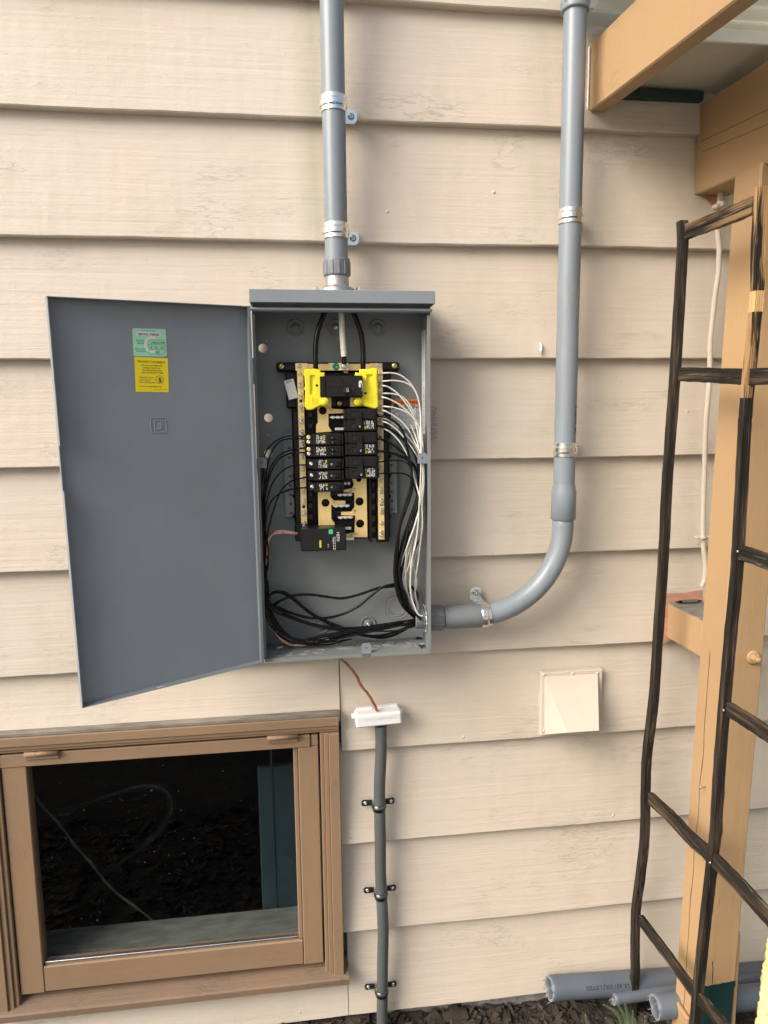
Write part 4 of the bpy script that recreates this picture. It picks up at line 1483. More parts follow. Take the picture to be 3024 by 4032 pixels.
def stext(mb, txt, a, b_, size, mat, width=None, align='CENTER', lift=0.0007):
    mb.text(txt, spt(a, b_), uxn, uvn, size, mat, lift, width, align)


LX, LZ = ux.length, uv.length
mb = MB()
flat(mb, rrect(0, 1, 0, 1, 0.06, 0.075), 0, 0)
flat(mb, rrect(0.11, 0.86, 0.72, 0.885, 0.08, 0.08), 0.0003, 1)
n_ = 24
for k in range(n_):
    a, b2 = rad(60 + 240 * k / n_), rad(60 + 240 * (k + 1) / n_)
    r1, r2 = 0.25, 0.18
    quad = [(0.58 + r * math.cos(x), 0.42 + r * math.sin(x) * LX / LZ) for r, x in ((r1, a), (r1, b2), (r2, b2), (r2, a))]
    flat(mb, quad, 0.00025, 1)
stext(mb, 'Do not remove or conceal', 0.47, 0.915, LZ * 0.05, 3)
stext(mb, 'SERVICE / FEEDER', 0.48, 0.755, LZ * 0.115, 2, LX * 0.62)
stext(mb, 'Electrical', 0.21, 0.54, LZ * 0.085, 3, LX * 0.23)
stext(mb, 'Approval', 0.22, 0.45, LZ * 0.085, 3, LX * 0.21)
stext(mb, 'Dept. of Labor', 0.21, 0.25, LZ * 0.065, 3, LX * 0.31)
stext(mb, '& Industries', 0.22, 0.165, LZ * 0.065, 3, LX * 0.27)
mb_lines = [((0.47, 0.60), (0.90, 0.60)), ((0.46, 0.425), (0.95, 0.42)), ((0.46, 0.255), (0.95, 0.25)), ((0.50, 0.085), (0.90, 0.08)), ((0.46, 0.14), (0.455, 0.55)), ((0.95, 0.14), (0.945, 0.55)), ((0.47, 0.60), (0.455, 0.55)), ((0.90, 0.60), (0.945, 0.55)), ((0.46, 0.14), (0.50, 0.085)), ((0.95, 0.14), (0.90, 0.08))]
for (p, q) in mb_lines:
    d = Vector((q[0] - p[0], (q[1] - p[1]), 0))
    t_ = 0.0045
    if abs(d.x) > abs(d.y):
        poly = [(p[0], p[1] - t_), (q[0], q[1] - t_), (q[0], q[1] + t_), (p[0], p[1] + t_)]
    else:
        poly = [(p[0] - t_, p[1]), (p[0] + t_, p[1]), (q[0] + t_, q[1]), (q[0] - t_, q[1])]
    flat(mb, poly, 0.0006, 4)
stext(mb, '3409379P', 0.73, 0.455, LZ * 0.12, 3, LX * 0.40)
stext(mb, '8  25  22', 0.71, 0.285, LZ * 0.12, 3, LX * 0.40)
stext(mb, 'RD', 0.72, 0.115, LZ * 0.13, 3)
mb.build('approval_sticker', [M['st_green'], M['ink_white'], M['ink_violet'], M['ink_green'], M['ink_green']], door, recalc=False)
# yellow notice
o, ux, uv = sticker([cv(405, 2055), cv(1392, 2072), cv(1358, 1060), cv(365, 1018)], 'y')
uxn, uvn = ux.normalized(), uv.normalized()
LX, LZ = ux.length, uv.length
mb = MB()
flat(mb, rrect(0, 1, 0, 1, 0.02, 0.02, 2), 0, 0)
stext(mb, 'PROTECT YOURSELF!', 0.50, 0.845, LZ * 0.085, 1, LX * 0.82)
for t_, y_, w_ in (('All new and additional', 0.755, 0.62), ('wiring requires an', 0.685, 0.52), ('electrical permit and', 0.615, 0.58), ('inspection (RCW 19.28)', 0.545, 0.66)):
    stext(mb, t_, 0.50, y_, LZ * 0.058, 1, LX * w_)
for t_, y_, w_ in (('Washington State', 0.405, 0.44), ('Department of', 0.335, 0.36), ('Labor & Industries', 0.265, 0.47)):
    stext(mb, t_, 0.11, y_, LZ * 0.052, 1, LX * w_, 'LEFT')
stext(mb, 'www.Lni.wa.gov/Electrical', 0.11, 0.15, LZ * 0.055, 1, LX * 0.66, 'LEFT')
stext(mb, 'F500-104-000 (03-2009)', 0.56, 0.065, LZ * 0.03, 1, LX * 0.40, 'LEFT')
for k in range(28):
    a, b2 = 2 * math.pi * k / 28, 2 * math.pi * (k + 1) / 28
    for r1, r2 in ((0.125, 0.116), (0.092, 0.087)):
        flat(mb, [(0.72 + r * math.cos(x), 0.365 + r * math.sin(x) * LX / LZ) for r, x in ((r1, a), (r1, b2), (r2, b2), (r2, a))], 0.0006, 1)
flat(mb, [(0.72 + x, 0.365 + y) for x, y in ((-0.02, -0.075), (0.05, -0.075), (0.075, -0.045), (0.04, -0.02), (0.035, 0.01), (0.045, 0.03), (0.03, 0.06), (0.0, 0.062), (-0.02, 0.04), (-0.015, 0.0), (-0.03, -0.02), (0.0, -0.045))], 0.0006, 1)
mb.build('notice_sticker', [M['st_yellow'], M['ink_olive']], door, recalc=False)
# embossed square emblem pressed in the sheet
e0, e1 = solve_door(*dl(820, 1120)), solve_door(*dl(930, 1000))
w_, h_ = e0[0] - e1[0], e1[1] - e0[1]
mb = MB()


def emb(x0, x1, z0, z1):
    a0, a1 = e0[0] - w_ * x0, e0[0] - w_ * x1
    b0, b1 = e0[1] + h_ * z0, e0[1] + h_ * z1
    lo_, hi_ = min(a0, a1), max(a0, a1)
    pts = [DR(lo_, b0, 0.0002), DR(hi_, b0, 0.0002), DR(hi_, b1, 0.0002), DR(lo_, b1, 0.0002)]
    i_ = 0.0007
    pts += [DR(lo_ + i_, b0 + i_, 0.0014), DR(hi_ - i_, b0 + i_, 0.0014), DR(hi_ - i_, b1 - i_, 0.0014), DR(lo_ + i_, b1 - i_, 0.0014)]
    mb.add(pts, [(4, 5, 6, 7), (0, 1, 5, 4), (1, 2, 6, 5), (2, 3, 7, 6), (3, 0, 4, 7)])


for r in ((0, 1, 0, 0.07), (0, 1, 0.93, 1), (0, 0.07, 0.07, 0.93), (0.93, 1, 0.07, 0.93),
          (0.22, 0.66, 0.20, 0.27), (0.22, 0.66, 0.75, 0.82), (0.22, 0.29, 0.27, 0.75), (0.62, 0.69, 0.27, 0.75), (0.69, 0.80, 0.78, 0.83), (0.69, 0.80, 0.18, 0.23), (0.76, 0.80, 0.23, 0.78)):
    emb(*r)
mb.build('emblem', M['steel'], door)
# hinges
for (b0, b1) in ((dl(1555, 575), dl(1560, 760)), (dl(1620, 2264), dl(1630, 2435))):
    p1, p2 = P(*b0, 1.512), P(*b1, 1.512)
    z1_, z0_ = p1.z, p2.z
    xh_ = HX + 0.0065
    mb = MB().lathe([(0.0001, z0_), (0.0042, z0_), (0.0042, z1_), (0.0001, z1_)], (xh_, YFR - 0.004, 0), (0, 0, 1), 12)
    for zz in (0.30, 0.68):
        zr = z0_ + (z1_ - z0_) * zz
        mb.lathe([(0.0044, zr - 0.0006), (0.0048, zr), (0.0044, zr + 0.0006)], (xh_, YFR - 0.004, 0), (0, 0, 1), 12)
    mb.box(xh_ - 0.020, xh_ - 0.002, YFR - 0.001, YFR + 0.0005, z0_ + 0.002, z1_ - 0.002)
    mb.box(xh_ + 0.002, BX0 + 0.0, YFR - 0.002, YFR + 0.02, z0_ + 0.01, z1_ - 0.01)
    mb.build('hinge', M['steel'], panel)

# --- black plastic interior
def rectP(q, x0, x1, y0, y1, d):
    a, b_ = P(*q(x0, (y0 + y1) / 2), d), P(*q(x1, (y0 + y1) / 2), d)
    t, u_ = P(*q((x0 + x1) / 2, y0), d), P(*q((x0 + x1) / 2, y1), d)
    return a.x, b_.x, u_.z, t.z


bp = MB()


def bbox(q, x0, x1, y0, y1, d0, d1, b=0.0012, mb=bp, mat=0):
    X0_, X1_, Z0_, Z1_ = rectP(q, x0, x1, y0, y1, d0)
    mb.box(X0_, X1_, d0 - CAM_D, d1 - CAM_D, Z0_, Z1_, b, mat)
    return X0_, X1_, Z0_, Z1_


bbox(q1, 285, 1295, 676, 752, 1.594, 1.624, 0.004)
bbox(q1, 365, 1228, 752, 1048, 1.600, 1.624, 0.003)
bbox(q2, 425, 1212, 12, 1085, 1.604, 1.624, 0.002)
# stepped side rails that carry the neutral bars
bbox(q2, 432, 540, 40, 1085, 1.590, 1.6035, 0.002)
bbox(q2, 1098, 1206, 40, 1110, 1.590, 1.6035, 0.002)
bbox(q1, 440, 512, 750, 1075, 1.590, 1.5995, 0.002)
bbox(q1, 1105, 1160, 750, 1075, 1.590, 1.5995, 0.002)
# ribs beside the bus: little hooks the breakers clip on
for k in range(11):
    y = 45 + k * 93
    bbox(q2, 548, 585, y, y + 46, 1.580, 1.6035, 0.0015)
    bbox(q2, 1066, 1096, y + 10, y + 60, 1.580, 1.6035, 0.0015)
bbox(q2, 588, 600, 20, 1060, 1.588, 1.6035, 0.001)
bbox(q2, 1040, 1062, 20, 1110, 1.584, 1.6035, 0.001)
for k in range(6):
    y = 60 + k * 165
    bbox(q2, 418, 436, y, y + 30, 1.596, 1.6035, 0.002)
    bbox(q2, 1205, 1222, y, y + 30, 1.596, 1.6035, 0.002)
bbox(q1, 700, 905, 960, 1048, 1.586, 1.5995, 0.003)
base = bp.build('base_pan', M['black'], panel)
for q, r in ((q1(328, 710), 0.0056), (q1(1250, 705), 0.0056), (q1(803, 1010), 0.0060)):
    c = P(*q, 1.594 if q[1] < 1500 else 1.586)
    mb = MB().lathe([(r * 1.6, 0.0), (r * 1.5, 0.0030), (r * 1.25, 0.0030), (r * 1.2, 0.0006), (0.0001, 0.0006)], c, (0, -1, 0), 20, 0)
    for aa in (rad(40),):
        pass
    mb.build('bolt_collar', M['black'], base)
    mb = MB().lathe([(r, 0.0007), (r, 0.0022), (r * 0.9, 0.0032), (0.0001, 0.0034)], c, (0, -1, 0), 16, 0)
    mb.obox((c.x, c.y - 0.0035, c.z), ((math.cos(0.9), 0, math.sin(0.9)), (0, 1, 0), (-math.sin(0.9), 0, math.cos(0.9))), (r * 0.8, 0.0004, 0.0008), 0, 1)
    mb.build('pan_bolt', [M['brass'], M['slot']], base)

# neutral strap across the top and two long neutral bars with screws
mb = MB()
bbox(q1, 442, 1152, 690, 744, 1.586, 1.5885, 0.0004, mb)
bbox(q1, 442, 545, 684, 746, 1.5835, 1.586, 0.0005, mb)
bbox(q1, 1052, 1152, 684, 746, 1.5835, 1.586, 0.0005, mb)
bbox(q1, 712, 875, 682, 744, 1.5835, 1.586, 0.0005, mb)
ns = mb.build('neutral_strap', M['brass'], panel)
screw_me = None


def bar_screw(c, par, r=0.0043, m=None):
    c = Vector(c)
    mb = MB().lathe([(r, 0), (r, 0.0018), (r * 0.82, 0.0026), (r * 0.30, 0.0028), (r * 0.22, 0.0016), (0.0001, 0.0016)], c, (0, -1, 0), 14)
    return mb.build('screw', m or M['zinc_dull'], par)


for q in (q1(473, 708), q1(1125, 700)):
    bar_screw(P(*q, 1.5833), ns, 0.0046)
bar_screw(P(*q1(772, 711), 1.5833), ns, 0.0078, M['green_screw'])
lug = MB()
X0_, X1_, Z0_, Z1_ = bbox(q1, 818, 872, 680, 745, 1.570, 1.5835, 0.001, lug)
lug = lug.build('neutral_lug', M['zinc'], ns)
ns_c = P(*q1(845, 711), 1.5698)
MB().lathe([(0.0062, 0), (0.0062, 0.0012), (0.0045, 0.0016), (0.0001, 0.0016)], ns_c, (0, -1, 0), 18).build('lug_screw', M['zinc_dull'], ns)

YP = [770 - 1037 + 0, 840 - 1037, 873 - 1037, 940 - 1037, 970 - 1037, 1038 - 1037, 1070 - 1037, 98, 127, 200, 230, 300, 325, 390, 418, 490, 515, 578, 608, 675, 700, 765, 792, 858, 882, 950, 978]
for side in (0, 1):
    if side == 0:
        def bx(y): return 475 + (520 - 475) * (y + 292) / 1292.0
        ytop, ybot = -292, 1000
    else:
        def bx(y): return 1125 + (1148 - 1125) * (y + 297) / 1382.0
        ytop, ybot = -297, 1085
    mb = MB()
    p1, p2 = P(*q2(bx(ytop), ytop), 1.584), P(*q2(bx(ybot), ybot), 1.584)
    xm = (p1.x + p2.x) / 2
    mb.box(xm - 0.0068, xm + 0.0068, 1.580 - CAM_D, 1.5895 - CAM_D, p2.z, p1.z, 0.0006)
    bar = mb.build('neutral_bar', M['brass'], panel)
    for y in YP:
        if side and y > 860:
            y += 72 if y < 940 else 75
        if side == 1 and y > 640:
            pass
        p = P(*q2(bx(y), y), 1.5798)
        bar_screw((xm, p.y, p.z), bar, 0.0041)
    if side:
        for y in (860, 887):
            p = P(*q2(bx(y), y - 20), 1.5798)
            bar_screw((xm, p.y, p.z), bar, 0.0041)
    for y in ((-45, 260, 820) if side == 0 else (245, 800)):
        p = P(*q2(bx(y), y), 1.5798)
        MB().lathe([(0.0001, 0.0002), (0.0036, 0.0002), (0.0036, -0.001)], (xm, p.y, p.z), (0, -1, 0), 12).build('bar_hole', M['slot'], bar)


# bus bars: two brass plates with fingers and holes
def poly_plate(q, outline, holes, d0, t, name, m, par):
    def mp(x, y):
        p = P(*q(x, y), d0)
        return (p.x, p.z)
    loops = [[mp(x, y) for x, y in outline]]
    if sum(loops[0][i][0] * loops[0][(i + 1) % len(loops[0])][1] - loops[0][(i + 1) % len(loops[0])][0] * loops[0][i][1] for i in range(len(loops[0]))) < 0:
        loops[0].reverse()
    for (x, y, r) in holes:
        c = mp(x, y)
        loops.append(circ(c[0], c[1], r, 18)[::-1])
    return MB().plate(loops, lambda a, b_, dd: Vector((a, d0 - CAM_D + dd, b_)), 0, t).build(name, m, par)


DBUS = 1.583
busL = poly_plate(q2, [(612, -70), (640, -75), (700, -70), (712, -20), (745, 20), (845, 25), (845, 55), (712, 60), (712, 160), (740, 205), (610, 215), (612, 150), (626, 130), (620, 0)], [(665, 35, 0.0088)], DBUS, 0.0022, 'bus_bar', M['brass'], panel)
poly_plate(q2, [(625, 690), (728, 690), (728, 740), (760, 770), (850, 770), (850, 800), (735, 806), (735, 920), (760, 950), (770, 1010), (632, 1010)], [(688, 788, 0.0092)], DBUS, 0.0022, 'bus_bar', M['brass'], panel)
poly_plate(q2, [(905, 590), (1022, 590), (1030, 1068), (850, 1068), (850, 1045), (925, 1030), (930, 890), (815, 888), (815, 862), (900, 858), (925, 820), (922, 705), (835, 700), (835, 682), (905, 670), (920, 640)], [(966, 777, 0.0095), (970, 958, 0.0095), (960, 596, 0.006)], DBUS, 0.0022, 'bus_bar', M['brass'], panel)
for (x0, y0, x1, y1) in ((785, 722, 905, 722), (750, 813, 885, 813), (790, 907, 912, 907), (850, 995, 890, 995), (855, 1080, 918, 1080), (765, 185, 835, 185), (725, 90, 850, 90), (845, 628, 880, 628)):
    a = P(*q2(x0, y0), 1.570)
    b_ = P(*q2(x1, y1), 1.570)
    mb = MB().box(a.x, b_.x, 1.566 - CAM_D, 1.581 - CAM_D, a.z - 0.0016, a.z + 0.0016, 0.0005)
    n_ = 3
    for k in range(n_):
        xx = a.x + (b_.x - a.x) * (k + 0.5) / n_
        mb.box(xx - 0.0035, xx + 0.0035, 1.5645 - CAM_D, 1.569 - CAM_D, a.z - 0.003, a.z + 0.003, 0.0008)
    mb.build('bus_stab', M['silver'], panel)
# oval plastic collars round the stabs
for (x, y, rx, ry) in ((800, 160, 90, 55), (830, 735, 95, 62), (830, 815, 90, 58), (835, 905, 92, 58), (840, 990, 92, 52), (850, 630, 72, 45)):
    c = P(*q2(x, y), 1.589)
    kx = rx / 2.0738 * 1.589 / 2779
    kz = ry / 2.0738 * 1.589 / 2779
    outer = rrect(c.x - kx, c.x + kx, c.z - kz, c.z + kz, min(kx, kz) * 0.9, min(kx, kz) * 0.9, 6)
    inner = rrect(c.x - kx + 0.0022, c.x + kx - 0.0022, c.z - kz + 0.0022, c.z + kz - 0.0022, min(kx, kz) * 0.8, min(kx, kz) * 0.8, 6)
    MB().plate([outer, inner[::-1]], lambda a, b_, dd: Vector((a, dd, b_)), 1.5854 - CAM_D, 1.604 - CAM_D).build('collar', M['black'], base)
for (x0, y0, x1, y1) in ((700, 12, 745, 35), (890, 690, 930, 672), (720, 768, 765, 785), (895, 868, 933, 853), (898, 1050, 940, 1032)):
    a, b_ = P(*q2(x0, y0), 1.5825), P(*q2(x1, y1), 1.5825)
    MB().tube([a, b_], 0.0022, 8).build('embossed_rib', M['brass'], busL)

# white tag tilted on the base
c4_ = [P(*q1(x, y), 1.588) for x, y in ((390, 985), (465, 965), (425, 810), (348, 830))]
mb = MB().add(c4_ + [p + Vector((0, 0.0006, 0)) for p in c4_], [(0, 1, 2, 3), (4, 7, 6, 5), (0, 4, 5, 1), (1, 5, 6, 2), (2, 6, 7, 3), (3, 7, 4, 0)])
ux_, uz_ = (c4_[1] - c4_[0]), (c4_[3] - c4_[0])
for k in range(3):
    o_ = c4_[0] + ux_ * 0.15 + uz_ * (0.93 - 0.04 * k) + Vector((0, -0.0003, 0))
    mb.add([o_, o_ + ux_ * 0.7, o_ + ux_ * 0.7 + uz_ * 0.018, o_ + uz_ * 0.018], [(0, 1, 2, 3)], 1)
mb.build('tag', [M['st_white'], M['ink_soft']], panel)

# ------------------------------------------------------------------ breakers
def label_print(mb, X0_, X1_, Z0_, Z1_, y, mw=1, my=2, seed=0, yellow_right=True):
    rnd = random.Random(seed)
    w_, h_ = X1_ - X0_, Z1_ - Z0_

    def q(x0, x1, z0, z1, m):
        mb.add([(X0_ + w_ * x0, y, Z0_ + h_ * z0), (X0_ + w_ * x1, y, Z0_ + h_ * z0), (X0_ + w_ * x1, y, Z0_ + h_ * z1), (X0_ + w_ * x0, y, Z0_ + h_ * z1)], [(0, 1, 2, 3)], m)
    x = 0.0
    while x < 0.95:
        cw = rnd.uniform(0.05, 0.11)
        z = rnd.uniform(0, 0.12)
        while z < 0.95:
            ch = rnd.uniform(0.08, 0.4)
            inside_y = (yellow_right and x > 0.66 and z > 0.5) or ((not yellow_right) and x < 0.25 and z < 0.4)
            if rnd.random() < 0.74 and not inside_y:
                q(x, min(1, x + cw * 0.7), z, min(1, z + ch), mw)
            z += ch + rnd.uniform(0.05, 0.16)
        x += cw + 0.012
    if yellow_right:
        q(0.76, 0.96, 0.66, 0.98, my)
        q(0.82, 0.90, 0.75, 0.89, 0)
    else:
        q(0.0, 0.2, 0.02, 0.34, my)
        q(0.06, 0.14, 0.1, 0.26, 0)


DFACE = 1.545
BRK = [M['brk'], M['ink_white'], M['ink_yellow'], M['slot'], M['mint']]


def toggle(th, X, Z, w, h, y, on='L', num=None, proud=0.006):
    """rocker in a slot"""
    mb = MB()
    fr = 0.0016
    mb.box(X - w / 2 - fr, X + w / 2 + fr, y - 0.0016, y + 0.001, Z + h / 2, Z + h / 2 + fr, 0.0004)
    mb.box(X - w / 2 - fr, X + w / 2 + fr, y - 0.0016, y + 0.001, Z - h / 2 - fr, Z - h / 2, 0.0004)
    mb.box(X - w / 2 - fr, X - w / 2, y - 0.0016, y + 0.001, Z - h / 2, Z + h / 2, 0.0004)
    mb.box(X + w / 2, X + w / 2 + fr, y - 0.0016, y + 0.001, Z - h / 2, Z + h / 2, 0.0004)
    mb.box(X - w / 2, X + w / 2, y - 0.0004, y + 0.001, Z - h / 2, Z + h / 2, 0, 3)
    mb.build('toggle_slot', BRK, th)
    mb = MB()
    s = -1 if on == 'L' else 1
    xm = X + s * w * 0.22
    mb.obox((xm, y - proud / 2, Z), ((1, 0.25 * s, 0), (-0.25 * s, 1, 0), (0, 0, 1)), (w * 0.24, proud / 2 + 0.001, h / 2 - 0.0006), 0.0009)
    if num:
        mb.text(num, (xm, y - proud - 0.0012, Z - h * 0.2), (0, 0, -1), (1, 0, 0), h * 0.5, 4, 0.0004)
    return mb.build('toggle', BRK, th)


def breaker_left(q, x0, x1, y0, y1, label, kind, nums, seed):
    X0_, X1_, Z0_, Z1_ = rectP(q, x0, x1, y0, y1, DFACE)
    Z0_ += 0.0003
    Z1_ -= 0.0003
    th = thing('circuit_breaker', ((X0_ + X1_) / 2, 1.585 - CAM_D, Z0_), label, 'circuit breaker', 'branch breakers in the panel')
    y = DFACE - CAM_D
    mb = MB()
    w_ = X1_ - X0_
    xs = X0_ + w_ * 0.20
    mb.box(xs, X1_ - 0.006, y, 1.600 - CAM_D, Z0_, Z1_, 0.0012)
    mb.box(X1_ - 0.0058, X1_, y + 0.004, 1.600 - CAM_D, Z0_ + 0.0006, Z1_ - 0.0006, 0.001)
    mb.box(X0_, xs - 0.0003, y + 0.014, 1.600 - CAM_D, Z0_ + 0.0008, Z1_ - 0.0008, 0.0012)
    mb.box(xs - 0.004, xs, y + 0.002, y + 0.016, Z0_ + 0.0004, Z1_ - 0.0004, 0.0006)
    mb.build('case', BRK, th)
    mb = MB()
    label_print(mb, X0_ + w_ * 0.30, X0_ + w_ * 0.54, Z0_ + 0.0032, Z1_ - 0.0025, y - 0.0003, seed=seed)
    mb.build('rating_label', BRK, th, recalc=False)
    h = Z1_ - Z0_
    if kind == 'tandem':
        for k, num in enumerate(nums):
            toggle(th, X0_ + w_ * 0.74, Z0_ + h * (0.70 - 0.40 * k), 0.017, h * 0.22, y, 'L', num, 0.005)
            c = Vector((X0_ + w_ * 0.11, y + 0.0138, Z0_ + h * (0.70 - 0.42 * k)))
            MB().lathe([(0.0048, 0), (0.0045, 0.003), (0.002, 0.0032), (0.0001, 0.002)], c, (0, -1, 0), 12).build('terminal_screw', M['brass'] if k == 0 else M['zinc'], th)
    else:
        toggle(th, X0_ + w_ * 0.74, Z0_ + h * 0.5, 0.020, h * 0.42, y, 'R', None, 0.006)
        mb = MB().box(X0_ + w_ * 0.60, X0_ + w_ * 0.655, y - 0.0010, y + 0.001, Z0_ + h * 0.36, Z0_ + h * 0.68, 0.0004)
        mb.text(nums[0], (X0_ + w_ * 0.628, y - 0.0011, Z0_ + h * 0.5), (0, 0, -1), (1, 0, 0), 0.005, 4, 0.0004)
        mb.build('rating_window', BRK, th)
        c = Vector((X0_ + w_ * 0.11, y + 0.0138, Z0_ + h * 0.52))
        MB().lathe([(0.0045, 0), (0.0042, 0.003), (0.002, 0.0032), (0.0001, 0.002)], c, (0, -1, 0), 12).build('terminal_screw', M['zinc'], th)
    return th


breaker_left(q2, 516, 836, 224, 318, 'tandem breaker with two small toggles, topmost in the left column', 'tandem', ('20', '20'), 1)
breaker_left(q2, 518, 837, 322, 414, 'tandem breaker with two small toggles, second from top on the left', 'tandem', ('20', '15'), 2)
breaker_left(q2, 540, 840, 428, 516, 'single-pole breaker in the left column directly below the two tandem breakers', 'single', ('20',), 3)
breaker_left(q2, 545, 840, 524, 608, 'single-pole breaker in the left column, middle of the three with one toggle', 'single', ('15',), 4)
breaker_left(q2, 549, 840, 620, 700, 'single-pole breaker at the very bottom of the left column', 'single', ('15',), 5)


def breaker_double(q, x0, x1, y0, y1, label, num, seed):
    X0_, X1_, Z0_, Z1_ = rectP(q, x0, x1, y0, y1, DFACE)
    Z0_ += 0.0004
    Z1_ -= 0.0004
    th = thing('circuit_breaker', ((X0_ + X1_) / 2, 1.585 - CAM_D, Z0_), label, 'circuit breaker', 'branch breakers in the panel')
    y = DFACE - CAM_D
    w_, h = X1_ - X0_, Z1_ - Z0_
    zm = (Z0_ + Z1_) / 2
    mb = MB()
    for (za, zb_) in ((Z0_, zm - 0.0004), (zm + 0.0004, Z1_)):
        mb.box(X0_ + 0.007, X1_ - 0.004, y, 1.600 - CAM_D, za, zb_, 0.0012)
        mb.box(X0_, X0_ + 0.0068, y + 0.004, 1.600 - CAM_D, za + 0.0005, zb_ - 0.0005, 0.001)
        mb.box(X1_ - 0.0038, X1_ + 0.001, y + 0.010, 1.600 - CAM_D, za + 0.0005, zb_ - 0.0005, 0.001)
    mb.build('case', BRK, th)
    # raised plate right of the handle
    MB().box(X0_ + w_ * 0.52, X1_ - 0.007, y - 0.0012, y + 0.001, zm + 0.003, Z1_ - 0.004, 0.0006).build('cover_plate', BRK, th)
    for zc_ in (Z0_ + h * 0.24, Z0_ + h * 0.76):
        mb = MB()
        xx = X0_ + w_ * 0.28
        mb.box(xx - 0.0055, xx + 0.0055, y - 0.0003, y + 0.001, zc_ - 0.0052, zc_ + 0.0052, 0, 3)
        for (a, b_, c, d) in ((-0.007, 0.007, 0.0052, 0.0068), (-0.007, 0.007, -0.0068, -0.0052), (-0.007, -0.0055, -0.0052, 0.0052)):
            mb.box(xx + a, xx + b_, y - 0.0016, y + 0.001, zc_ + c, zc_ + d, 0.0004)
        mb.build('toggle_slot', BRK, th)
    mb = MB()
    xx = X0_ + w_ * 0.43
    mb.box(xx - 0.0062, xx + 0.0062, y - 0.0085, y + 0.001, Z0_ + h * 0.14, Z0_ + h * 0.86, 0.0016)
    mb.box(xx - 0.0045, xx + 0.0045, y - 0.0095, y - 0.008, Z0_ + h * 0.60, Z0_ + h * 0.84, 0.0006)
    mb.text(num, (xx, y - 0.0086, Z0_ + h * 0.2), (0, 0, -1), (1, 0, 0), 0.005, 4, 0.0004)
    mb.build('tie_handle', BRK, th)
    mb = MB()
    label_print(mb, X0_ + w_ * 0.60, X0_ + w_ * 0.88, Z0_ + 0.0035, zm - 0.002, y - 0.0003, seed=seed, yellow_right=False)
    mb.build('rating_label', BRK, th, recalc=False)


breaker_double(q2, 838, 1115, 16, 202, 'double-pole breaker at the top of the right column below the main breaker', '30', 11)
breaker_double(q2, 848, 1120, 208, 400, 'double-pole breaker in the middle of the right column', '50', 12)
breaker_double(q2, 852, 1125, 407, 592, 'double-pole breaker at the bottom of the right column, above bare bus', '30', 13)

# main breaker
X0_, X1_, Z0_, Z1_ = rectP(q1, 645, 995, 786, 962, 1.540)
mbk = thing('main_breaker', ((X0_ + X1_) / 2, 1.585 - CAM_D, Z0_), 'wide black main breaker marked 125 between two yellow covers', 'circuit breaker')
y = 1.540 - CAM_D
w_, h = X1_ - X0_, Z1_ - Z0_
mb = MB().box(X0_ + w_ * 0.14, X1_ - w_ * 0.01, y, 1.598 - CAM_D, Z0_, Z1_, 0.0018)
mb.box(X0_, X0_ + w_ * 0.138, y + 0.006, 1.598 - CAM_D, Z0_ + 0.001, Z1_ - 0.001, 0.0015)
mb.build('case', BRK, mbk)
MB().box(X0_ + w_ * 0.56, X1_ - w_ * 0.03, y - 0.0009, y + 0.001, Z0_ + 0.003, Z0_ + h * 0.46, 0.0005).build('lower_plate', BRK, mbk)
MB().box(X0_ + w_ * 0.16, X0_ + w_ * 0.54, y - 0.0009, y + 0.001, Z0_ + h * 0.48, Z1_ - 0.004, 0.0005).build('upper_plate', BRK, mbk)
tx, tz = X0_ + w_ * 0.60, Z0_ + h * 0.32
mb = MB().box(tx + 0.0085, tx + 0.0185, y - 0.0012, y + 0.001, tz - 0.0055, tz + 0.0055, 0, 3)
mb.build('toggle_slot', BRK, mbk)
mb = MB().obox((tx, y - 0.006, tz), ((1, -0.2, 0), (0.2, 1, 0), (0, 0, 1)), (0.006, 0.008, 0.0072), 0.0014)
mb.text('125', (tx, y - 0.0145, tz), (0, 0, -1), (1, 0, 0), 0.0065, 4, 0.0004)
mb.build('toggle', BRK, mbk)
a, b_, c, d = rectP(q1, 960, 988, 826, 920, 1.5395)
mb = MB()
mb.add([(x, y - 0.0003, z) for x, z in rrect(a, b_, c, d, 0.0035, 0.0035, 4)], [tuple(range(24))], 1)
for k in range(7):
    for j in range(1):
        zz = c + 0.006 + k * (d - c - 0.01) / 8
        xx = a + 0.004
        mb.add([(xx, y - 0.0005, zz), (xx + 0.0022, y - 0.0005, zz), (xx + 0.0022, y - 0.0005, zz + 0.0022), (xx, y - 0.0005, zz + 0.0022)], [(0, 1, 2, 3)], 3)
mb.build('rating_label', BRK, mbk, recalc=False)


